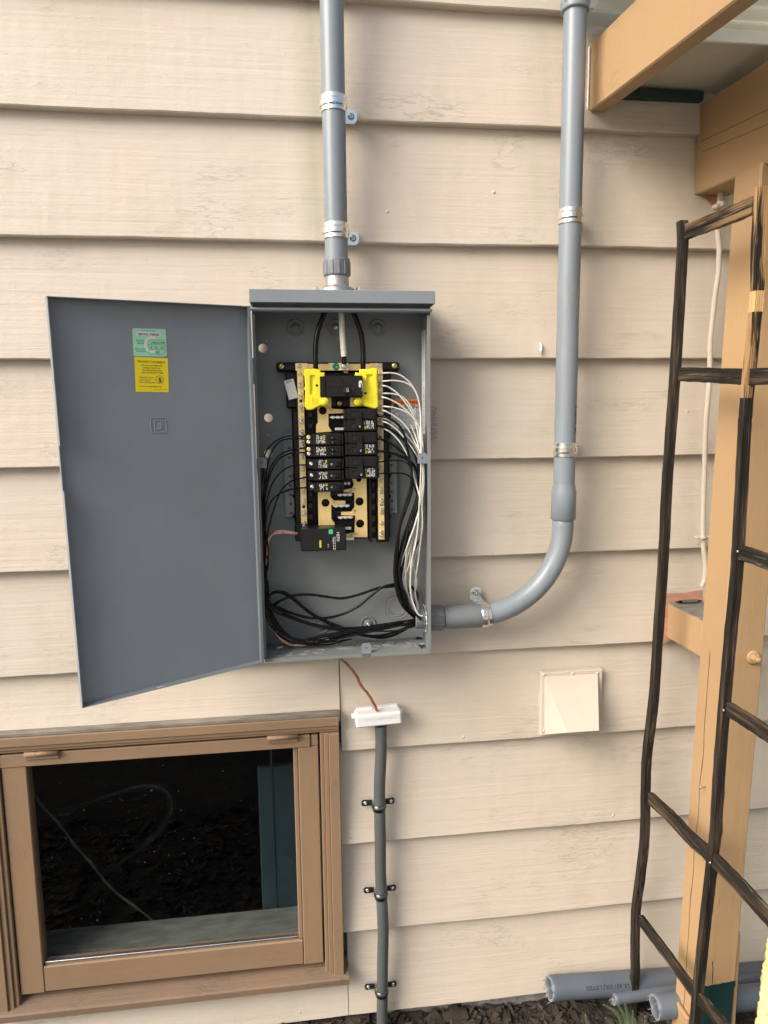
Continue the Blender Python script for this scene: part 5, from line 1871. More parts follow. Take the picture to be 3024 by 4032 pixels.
# yellow lug covers
def cover_part(outline, mir, recess, dot, emb_, label):
    def mp(x, y):
        p = P(*q1(x, y), 1.553)
        return (p.x, p.z)
    lp = [mp(x, y) for x, y in outline]
    area = sum(lp[i][0] * lp[(i + 1) % len(lp)][1] - lp[(i + 1) % len(lp)][0] * lp[i][1] for i in range(len(lp)))
    if area < 0:
        lp.reverse()
    hole = [mp(x, y) for x, y in ((recess[0], recess[1]), (recess[2], recess[1]), (recess[2], recess[3]), (recess[0], recess[3]))]
    cen = mp(sum(x for x, _ in outline) / len(outline), sum(y for _, y in outline) / len(outline))
    th = thing('lug_cover', (cen[0], 1.575 - CAM_D, cen[1]), label, 'plastic cover', 'yellow lug covers of the main breaker')
    hl = hole if sum(hole[i][0] * hole[(i + 1) % 4][1] - hole[(i + 1) % 4][0] * hole[i][1] for i in range(4)) < 0 else hole[::-1]
    y0 = 1.553 - CAM_D
    mb = MB().plate([lp, hl], lambda a, b_, t: Vector((a, t, b_)), y0, y0 + 0.026)
    zs = [p[1] for p in hole]
    xs = [p[0] for p in hole]
    mb.box(min(xs) - 0.0002, max(xs) + 0.0002, y0 + 0.005, y0 + 0.008, min(zs) - 0.0002, max(zs) + 0.0002)
    # rounded rim rolls along the outside edge
    ro = [mp(x, y) for x, y in outline]
    mb.tube([Vector((a, y0 + 0.0035, b_)) for a, b_ in ro] + [Vector((ro[0][0], y0 + 0.0035, ro[0][1]))], 0.0034, 8, caps=False)
    mb.build('shell', M['yellow'], th)
    p = mp(*dot)
    MB().lathe([(0.0001, 0.0003), (0.0028, 0.0003), (0.0028, -0.001)], (p[0], y0, p[1]), (0, -1, 0), 12).build('screw_hole', M['slot'], th)
    ex, ez = mp(*emb_)
    mb = MB()
    r_o, r_i = 0.0066, 0.0036
    for (x0, x1, z0, z1) in ((-1, 1, .86, 1), (-1, 1, -1, -.86), (-1, -.86, -.86, .86), (.86, 1, -.86, .86)):
        mb.box(ex + x0 * r_o, ex + x1 * r_o, y0 - 0.0009, y0 + 0.0005, ez + z0 * r_o, ez + z1 * r_o)
    for (x0, x1, z0, z1) in ((-1, .6, .7, 1), (-1, .6, -1, -.7), (-1, -.7, -.7, .7), (.6, .9, -1, 1)):
        mb.box(ex + x0 * r_i, ex + x1 * r_i, y0 - 0.0009, y0 + 0.0005, ez + z0 * r_i, ez + z1 * r_i)
    mb.build('emblem', M['yellow'], th)
    kx = 680 if not mir else 955
    c = P(*q1(kx, 998), 1.551)
    MB().lathe([(0.0001, 0.004), (0.0085, 0.003), (0.0100, 0.0), (0.0100, -0.018)], c, (0, -1, 0), 18).build('lug_cap', M['yellow'], th)


cover_part([(520, 745), (560, 740), (572, 748), (590, 740), (640, 745), (640, 768), (674, 768), (674, 790), (642, 795), (642, 985), (672, 990), (672, 1008), (640, 1022), (572, 1056), (540, 1056), (528, 1035), (534, 910), (524, 890), (534, 870), (528, 790), (518, 775)],
           False, (560, 782, 600, 940), (617, 866), (600, 990), 'yellow plastic cover on the left side of the main breaker')
cover_part([(1104, 738), (1085, 733), (1040, 745), (970, 745), (972, 775), (935, 770), (935, 785), (995, 790), (1000, 955), (970, 988), (970, 1006), (1010, 1024), (1092, 1050), (1112, 1035), (1104, 915), (1108, 900), (1104, 880), (1100, 790), (1104, 760)],
           True, (1022, 775, 1072, 930), (1014, 930), (1046, 980), 'yellow plastic cover on the right side of the main breaker')
# feed lugs under the covers
for x in (672, 950):
    c = P(*q1(x, 1000), 1.578)
    mb = MB().box(c.x - 0.017, c.x + 0.017, 1.572 - CAM_D, 1.586 - CAM_D, c.z - 0.011, c.z + 0.018, 0.0012)
    mb.build('feed_lug', M['brass'], panel)

# surge protector
X0_, X1_, Z0_, Z1_ = rectP(q2, 484, 856, 1000, 1180, 1.530)
sp = thing('surge_protector', ((X0_ + X1_) / 2, 1.59 - CAM_D, Z0_), 'black box-shaped surge protector at the bottom of the bus', 'surge protector')
y = 1.530 - CAM_D
mb = MB().box(X0_, X1_, y, 1.598 - CAM_D, Z0_, Z1_, 0.0022)
mb.box(X0_ - 0.010, X0_ + 0.02, 1.578 - CAM_D, 1.599 - CAM_D, Z0_ + 0.014, Z1_ + 0.005, 0.001)
mb.build('case', M['bump_black'], sp)
w_, h = X1_ - X0_, Z1_ - Z0_
SPM = [M['bump_black'], M['ink_white'], M['lime'], M['ink_yellow'], M['zinc_dull']]
mb = MB()
xx, zz = X0_ + w_ * 0.43, Z0_ + h * 0.31
mb.box(xx - 0.0021, xx + 0.0021, y - 0.0006, y + 0.0005, zz - 0.0075, zz + 0.0085, 0, 3)
mb.build('status_window', SPM, sp)
mb = MB()
xx, zz = X0_ + w_ * 0.665, Z0_ + h * 0.86
mb.add([(xx - 0.0045, y - 0.0004, zz - 0.005), (xx + 0.0045, y - 0.0004, zz - 0.005), (xx + 0.0045, y - 0.0004, zz + 0.005), (xx - 0.0045, y - 0.0004, zz + 0.005)], [(0, 1, 2, 3)], 2)
mb.text('HEPD', (xx + 0.013, y, zz - 0.012), (0, 0, -1), (1, 0, 0), 0.0085, 1, 0.0004)
mb.text('Surge', (xx + 0.004, y, zz - 0.019), (0, 0, -1), (1, 0, 0), 0.004, 1, 0.0004)
for j in range(3):
    for k in range(5):
        za = zz - 0.012 - k * 0.006
        xa_ = xx + 0.0015 + j * 0.0035
        if j > 0:
            mb.add([(xa_, y - 0.0004, za), (xa_ + 0.0012, y - 0.0004, za), (xa_ + 0.0012, y - 0.0004, za - 0.0045), (xa_, y - 0.0004, za - 0.0045)], [(0, 1, 2, 3)], 1)
for (dx, dz) in ((-0.006, -0.029), (-0.006, -0.0335)):
    mb.lathe([(0.0001, 0.0006), (0.0016, 0.0005), (0.0016, 0)], (xx + dx, y, zz + dz), (0, -1, 0), 10, 4)
mb.build('printed_text', SPM, sp, recalc=False)
MB().box(X0_ + w_ * 0.36, X0_ + w_ * 0.362 + 0.0006, y - 0.0003, y + 0.001, Z0_ + 0.002, Z1_ - 0.002).build('seam', M['slot'], sp)
MB().box(X0_ + w_ * 0.895, X0_ + w_ * 0.965, y - 0.0004, y + 0.001, Z0_ + h * 0.50, Z1_ - 0.006, 0.0003).build('embossing', M['brk'], sp)

# ------------------------------------------------------------------ wires
rw = random.Random(3)
ORD = ['topmost', 'second', 'third', 'fourth', 'fifth', 'sixth', 'seventh', 'eighth', 'ninth', 'tenth', 'eleventh', 'twelfth']


def wire(pts, r, m, label, cat='wire', group=None, n=8, name='wire', sub=7):
    mb = MB().tube(spline(pts, sub), r, n)
    o = mb.build(name, m, recalc=False)
    return tag(o, label, cat, group)


def W2(lst, d, jit=0.0):
    """lst of (x, y[, d]) in second-crop coordinates"""
    out = []
    for t in lst:
        dd = t[2] if len(t) > 2 else d
        out.append(P(*q2(t[0], t[1]), dd + rw.uniform(-jit, jit)))
    return out


GL, GR, GW = 'black branch wires down the left side of the panel', 'black feeder wires from the right breakers', 'white neutral wires from the right bar'
OFF = 1037
left = [
    ([(563, 250, 1.566), (510, 248, 1.560), (400, 240), (300, 272), (215, 350), (178, 450), (170, 600), (165, 800), (160, 1000), (172, 1240)], 'from the upper terminal of the top tandem breaker'),
    ([(563, 283, 1.566), (500, 268, 1.560), (420, 262), (320, 285), (250, 370), (215, 480), (195, 650), (178, 850), (170, 1100), (182, 1240)], 'from the lower terminal of the top tandem breaker'),
    ([(563, 345, 1.566), (470, 345, 1.560), (380, 365), (300, 410), (240, 500), (205, 640), (182, 850), (178, 1050), (190, 1240)], 'from the upper terminal of the second tandem breaker'),
    ([(563, 380, 1.566), (460, 378, 1.560), (370, 395), (290, 450), (225, 590), (195, 760), (188, 900), (183, 1100), (193, 1240)], 'from the lower terminal of the second tandem breaker'),
    ([(578, 481, 1.566), (480, 478, 1.558), (400, 490), (320, 540), (250, 640), (212, 760), (192, 900), (187, 1100), (198, 1240)], 'from the single-pole breaker under the tandems'),
    ([(585, 567, 1.566), (500, 585, 1.558), (410, 610), (340, 670), (300, 740), (270, 830), (240, 930), (215, 1050), (205, 1240)], 'from the middle single-pole breaker'),
    ([(590, 664, 1.566), (500, 665, 1.558), (400, 680), (310, 715), (250, 770), (215, 850), (200, 950), (195, 1100), (208, 1240)], 'from the lowest left breaker'),
]
for i, (pts, lab) in enumerate(left):
    d0 = 1.565 + 0.006 * i
    tail = [(188 + i * 3, 1350), (200 + i * 4, 1500), (208 + i * 4, 1610), (232 + i * 7, 1700 + i * 4), (300 + i * 12, 1805 + i * 8), (400 + i * 12, 1880 + i * 5), (560, 1915 - i * 4), (760, 1905 - i * 9), (960, 1862 - i * 8), (1180, 1818 - i * 6), (1360, 1778 - i * 5), (1470, 1762 - i * 7)]
    full = pts + tail
    P3 = []
    for j, t in enumerate(full):
        dd = t[2] if len(t) > 2 else d0
        if j >= len(pts):
            dd = 1.560 + 0.008 * ((i * 3) % 5) - 0.002 * (j - len(pts)) * 0.3
            if j >= len(full) - 2:
                dd = 1.572 + 0.003 * ((i % 3) - 1)
        P3.append(P(*q2(t[0], t[1]), dd))
    wire(P3, 0.00165, M['wire_black'], 'thin black wire ' + lab, 'wire', GL)
# two extra thin ones that only run down the far left
for i, lab in enumerate(('thin black wire hugging the left wall from the clip downwards', 'thin black wire from the clip bowing out beside the lower left hinge')):
    pts = [(160 + i * 12, 500), (182 + i * 4, 520), (188, 640), (175 + i * 20, 800), (165 + i * 30, 1000), (180 + i * 40, 1160), (220 - i * 5, 1270 + i * 10), (200, 1420), (196 + i * 8, 1560), (212 + i * 25, 1740), (330, 1880 + i * 10), (480 + i * 40, 1940), (700, 1945 - i * 18), (900, 1900)]
    wire(W2(pts, 1.575 - 0.01 * i), 0.0016, M['wire_black'], lab, 'wire', GL)

# heavy loops across the floor of the box
def W3(lst, d, jit=0.0):
    return W2([(t[0], t[1] + OFF, *t[2:]) for t in lst], d, jit)


loopsC = [
    ([(1400, 640, 1.575), (1440, 520, 1.600), (1400, 440, 1.605), (1310, 410, 1.602), (1240, 432), (1120, 446), (980, 494), (830, 530), (700, 518), (560, 500), (430, 508), (330, 545), (262, 590), (226, 620), (212, 570), (235, 505), (290, 480), (370, 505), (450, 560), (560, 650), (700, 730), (850, 800), (980, 830), (1120, 852), (1220, 840), (1310, 800), (1420, 735, 1.575)], 1.600, 0.0030, 'thick black cable making the upper loop across the box floor'),
    ([(1380, 640, 1.578), (1425, 500, 1.604), (1370, 425, 1.606), (1250, 416), (1150, 442), (1060, 510), (950, 600), (820, 662), (700, 690), (560, 690), (420, 655), (310, 608), (240, 580), (216, 545), (250, 490), (310, 474), (380, 495), (470, 566), (580, 655), (710, 722), (830, 770), (960, 820), (1080, 838), (1200, 822), (1320, 780), (1430, 725, 1.572)], 1.594, 0.0030, 'thick black cable dipping in the middle of the box floor'),
    ([(225, 520), (225, 590), (300, 622), (400, 675), (560, 735), (750, 768), (950, 770), (1150, 745), (1300, 722), (1440, 704, 1.575)], 1.572, 0.0028, 'thick black cable running straight into the connector, upper of the pair'),
    ([(214, 500), (222, 600), (280, 640), (420, 698), (600, 755), (800, 790), (1000, 787), (1200, 765), (1300, 748), (1440, 722, 1.572)], 1.566, 0.0028, 'thick black cable running straight into the connector, lower of the pair'),
    ([(206, 560), (230, 680), (300, 780), (420, 860), (560, 895), (720, 880), (860, 840), (1000, 800), (1180, 770), (1320, 752), (1440, 742, 1.570)], 1.560, 0.0022, 'black cable sweeping along the left corner to the connector'),
    ([(216, 640), (240, 720), (330, 820), (480, 870), (640, 870), (800, 830), (940, 800), (1100, 800), (1260, 795), (1380, 770), (1440, 752, 1.571)], 1.556, 0.0019, 'black cable crossing low in front of the box floor'),
]
for pts, d, r, lab in loopsC:
    wire(W3(pts, d, 0.002), r, M['wire_black'], lab, 'cable', 'cables looped on the box floor')

right = [
    ([(1095, 74, 1.560), (1140, 78, 1.553), (1200, 95), (1280, 150), (1330, 230), (1352, 330), (1372, 430), (1392, 520), (1385, 640), (1345, 780), (1300, 950), (1268, 1120), (1256, 1240)], 0.0029, 'thick black wire from the upper pole of the top double breaker'),
    ([(1095, 158, 1.560), (1140, 162, 1.553), (1200, 180), (1290, 240), (1380, 330), (1430, 430), (1452, 560), (1458, 700), (1440, 850), (1385, 1000), (1330, 1150), (1300, 1240)], 0.0029, 'thick black wire from the lower pole of the top double breaker'),
    ([(1100, 262, 1.560), (1145, 270, 1.553), (1200, 290), (1290, 350), (1360, 430), (1398, 560), (1388, 700), (1342, 850), (1292, 1000), (1275, 1240)], 0.0029, 'thick black wire from the upper pole of the middle double breaker'),
    ([(1105, 362, 1.560), (1150, 368, 1.553), (1220, 380), (1310, 410), (1400, 470), (1440, 560), (1448, 680), (1418, 800), (1365, 950), (1318, 1100), (1290, 1240)], 0.0029, 'thick black wire from the lower pole of the middle double breaker'),
    ([(1108, 455, 1.560), (1150, 452, 1.553), (1220, 440), (1310, 445), (1370, 480), (1410, 560), (1432, 680), (1462, 800), (1440, 950), (1400, 1100), (1350, 1240)], 0.0016, 'thin black wire from the upper pole of the bottom double breaker'),
    ([(1112, 548, 1.560), (1150, 548, 1.553), (1230, 545), (1330, 550), (1388, 592), (1425, 690), (1470, 820), (1484, 900), (1470, 1040), (1420, 1160), (1360, 1280)], 0.0016, 'thin black wire from the lower pole of the bottom double breaker'),
]
for i, (pts, r, lab) in enumerate(right):
    dd = 1.548 + 0.006 * i
    x_end = pts[-1][0]
    tail = [(x_end - 6, 1340), (x_end + 2, 1450), (x_end + 28, 1560), (x_end + 70 - (x_end - 1256) * 0.4, 1640), (1400 + i * 3, 1706 + i * 5, 1.574), (1480, 1728 + i * 5, 1.574)]
    wire(W2(pts + tail, dd), r, M['wire_black'], lab, 'wire', GR)
# black wires that fill the bundle behind the white ones
for i in range(5):
    x0 = 1300 + i * 32
    pts = [(1440 + i * 8, 420), (1452 + i * 4, 600), (1455 - i * 6, 780), (1430 - i * 14, 950), (1390 - i * 14, 1120), (1350 - i * 14, 1280), (1320 - i * 6, 1420), (1330 + i * 4, 1540), (1380, 1650), (1470, 1720 + i * 6)]
    wire(W2(pts, (1.598, 1.594, 1.556, 1.588, 1.548)[i], 0.004), (0.0024, 0.0018)[i % 2], M['wire_black'], ORD[i] + ' black wire from the left in the bundle behind the white wires', 'wire', 'black wires behind the white bundle')

white = [
    [(1128, 768), (1180, 764), (1240, 766), (1310, 788), (1380, 848), (1430, 930), (1455, 1020), (1464, 1120)],
    [(1128, 832), (1180, 830), (1250, 827), (1335, 842), (1400, 882), (1442, 955), (1460, 1060), (1470, 1160)],
    [(1128, 866), (1170, 870), (1210, 884), (1275, 930), (1335, 1000), (1390, 1080), (1425, 1170)],
    [(1128, 932), (1180, 931), (1240, 936), (1305, 954), (1362, 1005), (1412, 1100), (1450, 1230)],
    [(1128, 960), (1170, 966), (1225, 986), (1305, 1032), (1372, 1092), (1432, 1170), (1470, 1260)],
    [(1128, 1034), (1190, 1040), (1255, 1050), (1340, 1080), (1405, 1130), (1455, 1210)],
    [(1128, 1062), (1175, 1076), (1225, 1102), (1305, 1158), (1370, 1235), (1412, 1320)],
    [(1130, 1132), (1180, 1142), (1240, 1172), (1310, 1232), (1380, 1310), (1440, 1400)],
    [(1130, 1158), (1175, 1166), (1225, 1192), (1290, 1245), (1350, 1320), (1420, 1420)],
    [(1135, 1214), (1180, 1226), (1230, 1258), (1290, 1320), (1340, 1400), (1385, 1500), (1415, 1620)],
]
for i, pts in enumerate(white):
    p2 = [(x, y_ - OFF) for x, y_ in pts]
    P3 = []
    for j, (x, y_) in enumerate(p2):
        P3.append(P(*q2(x, y_), 1.572 if j == 0 else 1.553 + 0.003 * (i % 4)))
    k = i / 9.0
    xj = 1466 + 26 * ((i * 0.618) % 1)
    dj = 1.535 + 0.030 * ((i * 0.37) % 1)
    ys = p2[-1][1]
    tail = []
    cur = max(430, ys + 150)
    sp = ((i * 0.618 + 0.2) % 1)
    for (yy, xx) in ((cur, xj if i != 9 else 1455), (620, xj - 2), (800, xj - 6 - 14 * sp), (960, xj - 10 - 62 * sp), (1120, xj - 22 - 112 * sp), (1280, xj - 42 - 150 * sp + 20 * math.sin(i * 2.1)), (1420, xj - 58 - 128 * sp + 16 * math.sin(i * 3.3)), (1540, xj - 62 - 84 * sp), (1640, xj - 46 - 36 * sp), (1700, 1446 - 12 * sp), (1712 + 14 * k, 1482)):
        if yy >= cur:
            tail.append((xx + rw.uniform(-7, 7), yy))
    for j, (x, y_) in enumerate(tail):
        P3.append(P(*q2(x, y_), dj + (0.030 * min(1, max(0, (y_ - 1000) / 600))) * (0.3 + 0.9 * ((i * 0.29) % 1))))
    for p in P3:                           # keep the wire inside the box wall
        p.x = min(p.x, BX1 - 0.0060)
    wire(P3, 0.00175, M['wire_white'], 'white neutral wire, %s of those leaving the right neutral bar' % ORD[i], 'wire', GW)

for i in range(4):
    sp = (i * 0.37 + 0.1) % 1
    pts = [(1385 + i * 16, 150 + i * 30, 1.59), (1440 + i * 8, 300), (1466 + i * 6, 440), (1470 + i * 3, 620), (1462 - 18 * sp, 800), (1446 - 70 * sp, 970), (1424 - 110 * sp, 1130), (1406 - 120 * sp, 1290), (1392 - 95 * sp, 1430), (1398 - 70 * sp, 1550), (1420 - 40 * sp, 1640), (1446, 1700), (1484, 1712 + 5 * i)]
    P3 = W2(pts, 1.552 + 0.009 * i, 0.002)
    for p in P3:
        p.x = min(p.x, BX1 - 0.006)
    wire(P3, 0.0016, M['wire_white'], ORD[i] + ' thin white wire from the left in the bundle below the right clip', 'wire', 'thin white wires inside the bundle')

# service conductors from the hub
for pts, lab, in (([(700, 150, 1.575), (690, 240), (665, 310), (632, 400), (613, 490), (606, 600), (608, 700), (610, 780, 1.57)], 'thick black service cable curving down to the left yellow cover'),
                  ([(890, 150, 1.575), (905, 240), (932, 310), (965, 400), (986, 490), (995, 600), (995, 700), (993, 780, 1.57)], 'thick black service cable curving down to the right yellow cover')):
    p = []
    for t in pts:
        p.append(P(*q1(t[0], t[1]), t[2] if len(t) > 2 else 1.563))
    wire(p, 0.0057, M['wire_black'], lab, 'cable', 'black service cables', n=14, name='service_cable')
nt = thing('service_cable', P(*q1(830, 400), 1.568), 'neutral service cable wrapped in white tape above the top lug', 'cable')
pc = [P(*q1(x, y_), 1.568) for x, y_ in ((805, 150), (815, 250), (820, 330), (822, 400), (829, 500), (836, 590), (840, 650), (843, 690))]
sp_ = spline(pc, 8)
ii = [i for i, p in enumerate(sp_) if p.z < pc[1].z - 0.004 and p.z > pc[6].z + 0.004]
MB().tube(sp_, 0.0052, 12).build('jacket', M['wire_black'], nt, recalc=False)
tp = [sp_[i] for i in ii]
MB().tube(tp, [0.0061 + 0.0007 * ((i * 0.37) % 1) for i in range(len(tp))], 14).build('tape_wrap', M['tape'], nt, recalc=False)
q_ = [P(*q1(x, y_), 1.574) for x, y_ in ((843, 672), (846, 700), (850, 740), (858, 765), (868, 785))]
mb = MB()
for k in range(4):
    mb.tube(spline([p + Vector((0.0022 * (k - 1.5), 0.001 * (k % 2), 0)) for p in q_[:4]], 4), 0.0014, 6)
mb.build('copper_strands', M['copper_old'], nt, recalc=False)

# bare copper earth wires from the surge protector and on the floor
for k in range(4):
    pts = [(492, 1040 + k * 5, 1.585), (440, 1030 + k * 6), (370, 1016 + k * 7), (300, 1018 + k * 7), (252, 1042 + k * 6), (226, 1078 + k * 5), (214, 1150), (206, 1300), (204 + k * 2, 1450), (214, 1620), (232 + k * 5, 1740), (285 + k * 7, 1865), (370 + k * 8, 1935 + k * 2), (480, 1958 - k * 7), (600, 1935 - k * 9), (720, 1910 - k * 8)]
    P3 = W2([(t[0], t[1], *(t[2:])) for t in pts], 1.577, 0)
    for j, p in enumerate(P3):
        p += Vector((0.0016 * math.sin(j * 1.9 + k * 1.57), 0.0016 * math.cos(j * 1.9 + k * 1.57), 0))
        if j > 8:
            p.z = max(p.z, BZ0 + 0.006)
    wire(P3, 0.0011, M['copper'], ('topmost', 'second', 'third', 'lowest')[k] + ' bare copper wire of the twist leaving the surge protector', 'wire', 'twisted bare copper earth wires', n=6)
# offcuts and shavings on the box floor
for (x, y_, dx, lab, m) in ((312, 937, 0.007, 'short offcut of white wire lying on the box floor', M['wire_white']),):
    c = PZ(*q3(x, y_), BZ0 + T + 0.0022)
    tag(MB().tube([c + Vector((-dx, 0, 0)), c + Vector((dx, 0.006, 0.001))], 0.0021, 8).build('wire_offcut', m), lab, 'wire offcut')
for k, (x, y_, lab) in enumerate(((1452, 862, 'bits of dark debris at the rear right corner of the box floor'), (1475, 925, 'dark shred of debris near the front right of the box floor'))):
    c = PZ(*q3(x, y_), BZ0 + T + 0.002)
    mb = MB()
    rr = random.Random(k)
    for j in range(9):
        o_ = Vector((rr.uniform(-0.006, 0.006), rr.uniform(-0.008, 0.008), rr.uniform(0, 0.002)))
        mb.obox(c + o_, ((rr.uniform(-1, 1), rr.uniform(-1, 1), 0.2), (0, 0.3, 1), (1, 0, 0)), (0.0022, 0.001, 0.001))
    db = mb.build('debris', M['wire_black'])
    db['kind'] = 'stuff'
    db['label'] = lab

# ------------------------------------------------------------------ ground wire, bonding block and flexible conduit
cw = thing('ground_wire', P(*k7(120, 40), 1.60), 'twisted bare copper ground wire hanging from the panel to the white block', 'wire')
base_p = [P(*k7(x, y_), 1.598) for x, y_ in ((105, 20), (125, 58), (170, 100), (213, 155), (236, 205), (272, 248), (300, 292), (326, 345))]
ln = spline(base_p, 8)
for k in range(3):
    a = 2 * math.pi * k / 3
    MB().tube([p + Vector((0.0021 * math.cos(a + i * 0.33), 0.0021 * math.sin(a + i * 0.33), 0)) for i, p in enumerate(ln)], 0.0019, 7).build('strand', M['copper_old'], cw, recalc=False)
c0 = P(*k7(335, 395), 1.588)
bb = thing('bonding_block', (c0.x, 0, c0.z - 0.02), 'white plastic block clipped on top of the dark flexible conduit', 'junction box')
hw_, hh_ = P(*k7(460, 390), 1.588).x - c0.x, (P(*k7(335, 358), 1.588).z - P(*k7(335, 428), 1.588).z) / 2
rot = rad(-2.2)
axx, axz = Vector((math.cos(rot), 0, -math.sin(rot))), Vector((math.sin(rot), 0, math.cos(rot)))
mb = MB()
yfr = 1.588 - CAM_D
mb.obox(Vector((c0.x, yfr / 2 - 0.002, c0.z)), (axx, (0, 1, 0), axz), (hw_, abs(yfr) / 2 - 0.002, hh_), 0.004)
mb.build('body', M['white_pl'], bb)
mb = MB()
zt = c0 + axz * hh_
for (a, w_, h_) in ((-0.55, 0.36, 0.004), (0.10, 0.14, 0.003), (0.55, 0.34, 0.005)):
    pc_ = Vector((c0.x, -0.010, c0.z)) + axx * hw_ * a + axz * (hh_ + h_ / 2 - 0.001)
    mb.obox(pc_, (axx, (0, 1, 0), axz), (hw_ * w_, 0.006, h_ / 2 + 0.001), 0.0008)
mb.build('top_tab', M['white_pl'], bb)
for sx in (-1, 1):
    pc_ = Vector((c0.x, -0.012, c0.z)) + axx * (hw_ + 0.003) * sx + axz * 0.002
    MB().obox(pc_, (axx, (0, 1, 0), axz), (0.0045, 0.006, 0.005), 0.001).build('latch', M['white_pl'], bb)
mb = MB().text('INTERSYSTEM BONDING', Vector((c0.x + 0.003, yfr - 0.0003, c0.z + 0.002)), axx, axz, 0.0055, 0, 0.0003, hw_ * 1.3)
for k in range(20):
    a, b2 = 2 * math.pi * k / 20, 2 * math.pi * (k + 1) / 20
    cc = Vector((c0.x, yfr - 0.0003, c0.z)) + axx * hw_ * 0.8 + axz * 0.004
    mb.add([cc + axx * r * math.cos(x) + axz * r * math.sin(x) for r, x in ((0.0048, a), (0.0048, b2), (0.0042, b2), (0.0042, a))], [(0, 1, 2, 3)])
mb.build('embossed_text', mk('embossed_white', (0.62, 0.63, 0.64), 0.45), bb, recalc=False)

fx = [(345, 425), (346, 520), (345, 600), (339, 720), (338, 800), (339, 890), (341, 1000), (343, 1100), (343, 1200), (347, 1300), (350, 1370), (355, 1460), (358, 1550), (356, 1650), (354, 1760), (353, 1880), (352, 1960), (352, 2060)]
pf = [P(*k7(x, y_), 1.611) for x, y_ in fx]
pf.append(pf[-1] + Vector((0, 0, -0.10)))
mb = MB().tube(spline(pf, 6), 0.0143, 24)
fo = mb.build('flexible_conduit', M['flex'], recalc=False)
tag(fo, 'dark grey flexible conduit running down the wall beside the window', 'conduit')


def strap2(cx_, cz_, label):
    th = thing('conduit_clamp', (cx_, 0, cz_), label, 'pipe clamp', 'two-hole clamps on the dark conduit')
    R = 0.0150
    cy_ = 1.611 - CAM_D
    w_ = 0.0085
    tl = -0.06
    ax = Vector((math.sin(tl) * 0.5, 0, 1)).normalized()
    c = Vector((cx_, cy_, cz_))
    mb = MB()
    prof = [(R, -w_), (R + 0.0014, -w_), (R + 0.0014, -w_ * 0.35), (R + 0.0028, -w_ * 0.2), (R + 0.0028, w_ * 0.2), (R + 0.0014, w_ * 0.35), (R + 0.0014, w_), (R, w_)]
    mb.lathe(prof, c, ax, 24, a0=rad(180), a1=rad(360), ref=(1, 0, 0))
    mb.build('band', M['strap_dark'], th)
    for sx in (-1, 1):
        mb = MB()
        x0 = cx_ + sx * (R + 0.0004)
        mb.box(min(x0, x0 + sx * 0.0014), max(x0, x0 + sx * 0.0014), cy_, -0.003, cz_ - w_ * 0.8, cz_ + w_ * 0.8, 0.0003)

        def fn(a, b_, t, sx=sx):
            return Vector((cx_ + sx * a, -0.0035 + t, cz_ + b_))
        e = R + 0.0265
        mb.plate([[(R, -w_ * .8), (e - 0.004, -w_ * 1.0), (e, -w_ * .45), (e, w_ * .45), (e - 0.004, w_ * 1.0), (R, w_ * .8)]], fn, -0.0008, 0.0008)
        mb.build('ear', M['strap_dark'], th)
        s = fn(R + 0.017, 0, -0.0008)
        MB().lathe([(0.0050, 0), (0.0046, 0.0018), (0.0028, 0.0030), (0.0016, 0.003), (0.0012, 0.0018), (0.0001, 0.0018)], s, (0, -1, 0), 12).build('screw', M['zinc'], th)


for (x, y_, lab) in ((339, 880, 'dark two-hole clamp on the flexible conduit, nearest the white block'), (349, 1362, 'dark two-hole clamp midway down the flexible conduit'), (353, 1895, 'dark two-hole clamp on the flexible conduit nearest the soil')):
    p = P(*k7(x, y_), 1.598)
    strap2(p.x, p.z, lab)
for (x, y_) in ((420, 1848), (308, 1920)):
    pass

# ------------------------------------------------------------------ dryer vent hood
v4 = [P(*q, 1.630) for q in (k7(1222, 482), k7(1548, 462), k7(1545, 120), k7(1212, 135))]
vx0, vx1 = (v4[0].x + v4[3].x) / 2, (v4[1].x + v4[2].x) / 2
vz0, vz1 = (v4[0].z + v4[1].z) / 2 + 0.002, (v4[2].z + v4[3].z) / 2
vent = thing('vent_hood', ((vx0 + vx1) / 2, 0, vz0), 'cream painted metal vent hood fixed low on the siding', 'vent')
MB().box(vx0, vx1, -0.006, 0.012, vz0, vz1, 0.0015).build('base_plate', M['cream'], vent)
tl, tr = P(*k7(1236, 158), 1.627), P(*k7(1527, 143), 1.627)
bl_, br_ = P(*k7(1362, 458), 1.558), P(*k7(1532, 456), 1.558)
wl_ = Vector((tl.x + 0.004, -0.006, vz0 + 0.003))
wr_ = Vector((vx1 - 0.012, -0.006, vz0 + 0.003))
zb_ = (bl_.z + br_.z) / 2
A_, B_, C_, D_ = Vector((tl.x, -0.0065, tl.z)), Vector((tr.x, -0.0065, tr.z)), Vector((br_.x, -0.077, zb_)), Vector((bl_.x, -0.077, zb_))
o3 = [A_, B_, C_, D_, wl_, wr_]
inn = Vector((0.0, 0.0015, -0.0015))
mb = MB().add(o3, [(0, 1, 2, 3), (0, 3, 4), (1, 5, 2)])
cen_ = (A_ + B_ + C_ + D_ + wl_ + wr_) / 6
i3 = [p + (cen_ - p) * 0.03 for p in o3]
for p in i3:
    p.z -= 0.0
mb.add(i3, [(0, 3, 2, 1), (0, 4, 3), (1, 2, 5)])
mb.add([D_, C_, i3[2], i3[3]], [(0, 1, 2, 3)]).add([D_, wl_, i3[4], i3[3]], [(0, 3, 2, 1)]).add([C_, wr_, i3[5], i3[2]], [(0, 1, 2, 3)])
mb.build('hood', M['cream'], vent)
